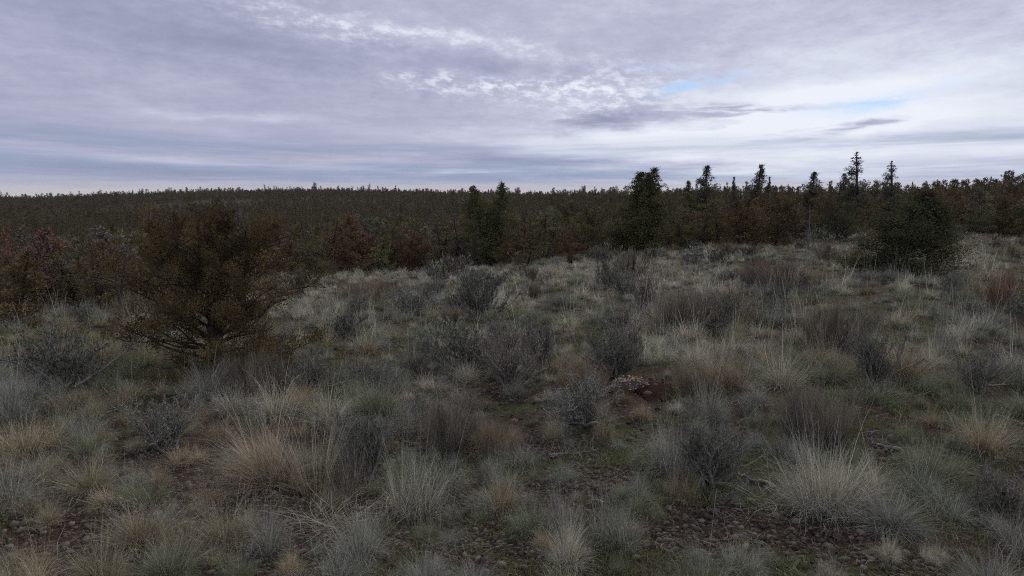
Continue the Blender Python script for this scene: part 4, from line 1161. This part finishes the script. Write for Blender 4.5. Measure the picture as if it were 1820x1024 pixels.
def gravel():
    rg = np.random.default_rng(33); mb = MB()
    V1, F1 = I1
    for n, r0, r1, s0 in ((26000, 1.6, 5.0, 0.0070), (12000, 5.0, 11, 0.011)):
        x, y, az, q = sample_wedge(n, r0, r1)
        b = bareness(x, y); v = fbm(x + 70, y - 20, 1.5, 4); ok = (b + rg.random(len(x)) * 0.5 > 0.62) | ((v < 0.45) & (rg.random(len(x)) < 0.8)); x, y = x[ok], y[ok]
        m = len(x); s = s0 * rg.gamma(2.2, 0.5, m) + 0.003; z = height(x, y) + s * 0.2
        S = s[:, None, None] * rg.uniform(0.55, 1.25, (m, 1, 3)); jit = 1 + rg.normal(0, 0.16, (m, len(V1), 1))
        a = rg.uniform(0, 6.28, m); P = V1[None] * jit * S; c, d = np.cos(a)[:, None], np.sin(a)[:, None]
        P = np.stack([P[..., 0] * c - P[..., 1] * d, P[..., 0] * d + P[..., 1] * c, P[..., 2] * 0.7], -1) + np.stack([x, y, z], -1)[:, None]
        Fc = (F1[None] + (np.arange(m) * len(V1))[:, None, None]).reshape(-1, 3)
        C = np.repeat(np.stack([rg.random(m), rg.random(m), rg.random(m)], -1), len(V1), 0)
        mb.add(P.reshape(-1, 3), Fc, C)
    o = link('gravel', mb.mesh('gravel', M_stone)); tag(o, 'small red brown and grey cinder gravel on bare soil', kind='stuff')


green_grass(); litter(); gravel()


def stones():
    rg = np.random.default_rng(34); V, Fc = I2; protos = []
    for k in range(7):
        mb = MB(); n = np.array([mnoise.noise(Vector(v * 1.3 + np.array([k * 5.0, 0, 0]))) * 0.45 + mnoise.noise(Vector(v * 3.1)) * 0.18 for v in V])
        mb.add(V * (1 + n)[:, None] * np.array([1, 0.8, 0.55]), Fc, ((0.22, 0.62, 0.8, 0.95, 0.3, 0.7, 0.5)[k], 0.5, 0.5)); protos.append(mb.mesh('stone', M_stone, False))
    NM = ['dark red', 'pinkish brown', 'pale buff', 'dark brown', 'rusty red', 'light brown', 'grey brown']
    for i in range(46):
        px, py = (rg.normal(1300, 110), rg.normal(950, 30)) if i < 26 else ((rg.normal(1500, 60), rg.normal(990, 22)) if i < 36 else (rg.normal(870, 90), rg.normal(985, 22)))
        px = min(px, 1585); py = min(py, 1018)
        x, y, z, r = ground(px, py); k = int(rg.integers(7)); s = rg.uniform(0.008, 0.018)
        o = link('stone', protos[k]); o.location = (x, y, z - s * 0.18); o.scale = (s, s, s); o.rotation_euler = (rg.normal(0, .2), rg.normal(0, .2), rg.uniform(0, 6.28))
        cx, cy = project(x, y, z); items.append(dict(kind='stone', x=x, y=y, z=z, w=2 * s, h=s, r=r, label=None, short=None, obj=o, px=float(cx), py=float(cy), vis=True, cn=NM[k]))
stones()

# ------------------------------------------------------------------ labels
ORD = ['', 'second ', 'third ', 'fourth ', 'fifth ', 'sixth ', 'seventh ', 'eighth ', 'ninth ', 'tenth ', 'eleventh ', 'twelfth ']
NOUN = {'grass': 'bunchgrass', 'sage': 'sagebrush', 'rabbit': 'wiry brush', 'tree': 'juniper', 'stone': 'cinder stone'}
GROUP = {k: v[2] for k, v in NAMES.items()}; GROUP['stone'] = 'loose cinder stones on the bare soil'
CATS = {'grass': 'bunchgrass', 'sage': 'sagebrush', 'rabbit': 'brush', 'tree': 'tree', 'stone': 'stone'}
shown = [i for i in items if i.get('obj') is not None]
marks = [i for i in shown if i.get('short')]
for kind in ('grass', 'sage', 'rabbit', 'tree', 'stone'):
    L = [i for i in shown if i['kind'] == kind]
    ws = np.array([i['w'] for i in L]); q1, q2, q3 = np.quantile(ws, [0.25, 0.6, 0.88])
    hr = np.array([i['h'] / i['w'] for i in L]); lo, hi = np.quantile(hr, [0.25, 0.75])
    groups = {}
    for i in L:
        o = i['obj']
        if i['label']: tag(o, i['label'], i.get('cat') or CATS[kind], GROUP[kind] if i.get('name') != 'dead_snag' else None); continue
        tm = [m for m in marks if (m['kind'] == 'tree') == (kind == 'tree')] if kind == 'tree' else marks
        m = min(tm, key=lambda m: math.hypot(m['px'] - i['px'], (m['py'] - i['py']) * 1.7))
        dx, dy = i['px'] - m['px'], (i['py'] - m['py']) * 2.0
        if kind == 'tree' and abs(i['r'] - m['r']) > 4 and abs(dx) < 40: rel = 'behind' if i['r'] > m['r'] else 'in front of'
        elif abs(dx) > abs(dy): rel = 'right of' if dx > 0 else 'left of'
        else: rel = 'below' if dy > 0 else 'above'
        if kind != 'tree' and rel in ('below', 'above'): rel = 'in front of' if rel == 'below' else 'behind'
        size = 'tiny' if i['w'] < q1 else ('small' if i['w'] < q2 else ('wide' if i['w'] < q3 else 'very wide'))
        shp = ('low ' if i['h'] / i['w'] < lo else ('upright ' if i['h'] / i['w'] > hi else '')) if kind != 'stone' else ''
        if kind == 'tree': size = 'short' if i['h'] < 2.2 else ('medium tall' if i['h'] < 3.4 else 'tall'); shp = 'broad ' if i['h'] / i['w'] < lo else ('slim ' if i['h'] / i['w'] > hi else '')
        i['dist'] = math.hypot(dx, dy)
        groups.setdefault((size, shp, i['cn'], rel, m['short']), []).append(i)
    for (size, shp, cn, rel, ms), G in groups.items():
        G.sort(key=lambda i: i['dist'])
        for n, i in enumerate(G):
            od = ORD[min(n, 11)]
            lab = f"{od}{'nearest ' if n else ''}{size} {shp}{cn} {NOUN[kind]} {rel} {ms}"
            if len(lab.split()) > 16: lab = lab.replace(' nearest ', ' ')
            tag(i['obj'], ' '.join(lab.split()), CATS[kind], GROUP[kind])


def haze():
    import bmesh
    bm = bmesh.new(); bmesh.ops.create_cube(bm, size=1.0); me = bpy.data.meshes.new('haze'); bm.to_mesh(me); bm.free()
    o = link('haze', me); o.scale = (6400, 6400, 70); o.location = (0, 0, -3); tag(o, 'thin pale air greying the far ridge', kind='stuff')
    m = bpy.data.materials.new('haze'); m.use_nodes = True; t = m.node_tree; t.nodes.clear()
    ou = t.nodes.new('ShaderNodeOutputMaterial'); v = t.nodes.new('ShaderNodeVolumePrincipled')
    v.inputs['Color'].default_value = (0.88, 0.90, 0.95, 1); v.inputs['Density'].default_value = 0.00006; v.inputs['Anisotropy'].default_value = 0.2
    t.links.new(v.outputs[0], ou.inputs['Volume']); me.materials.append(m)
haze()
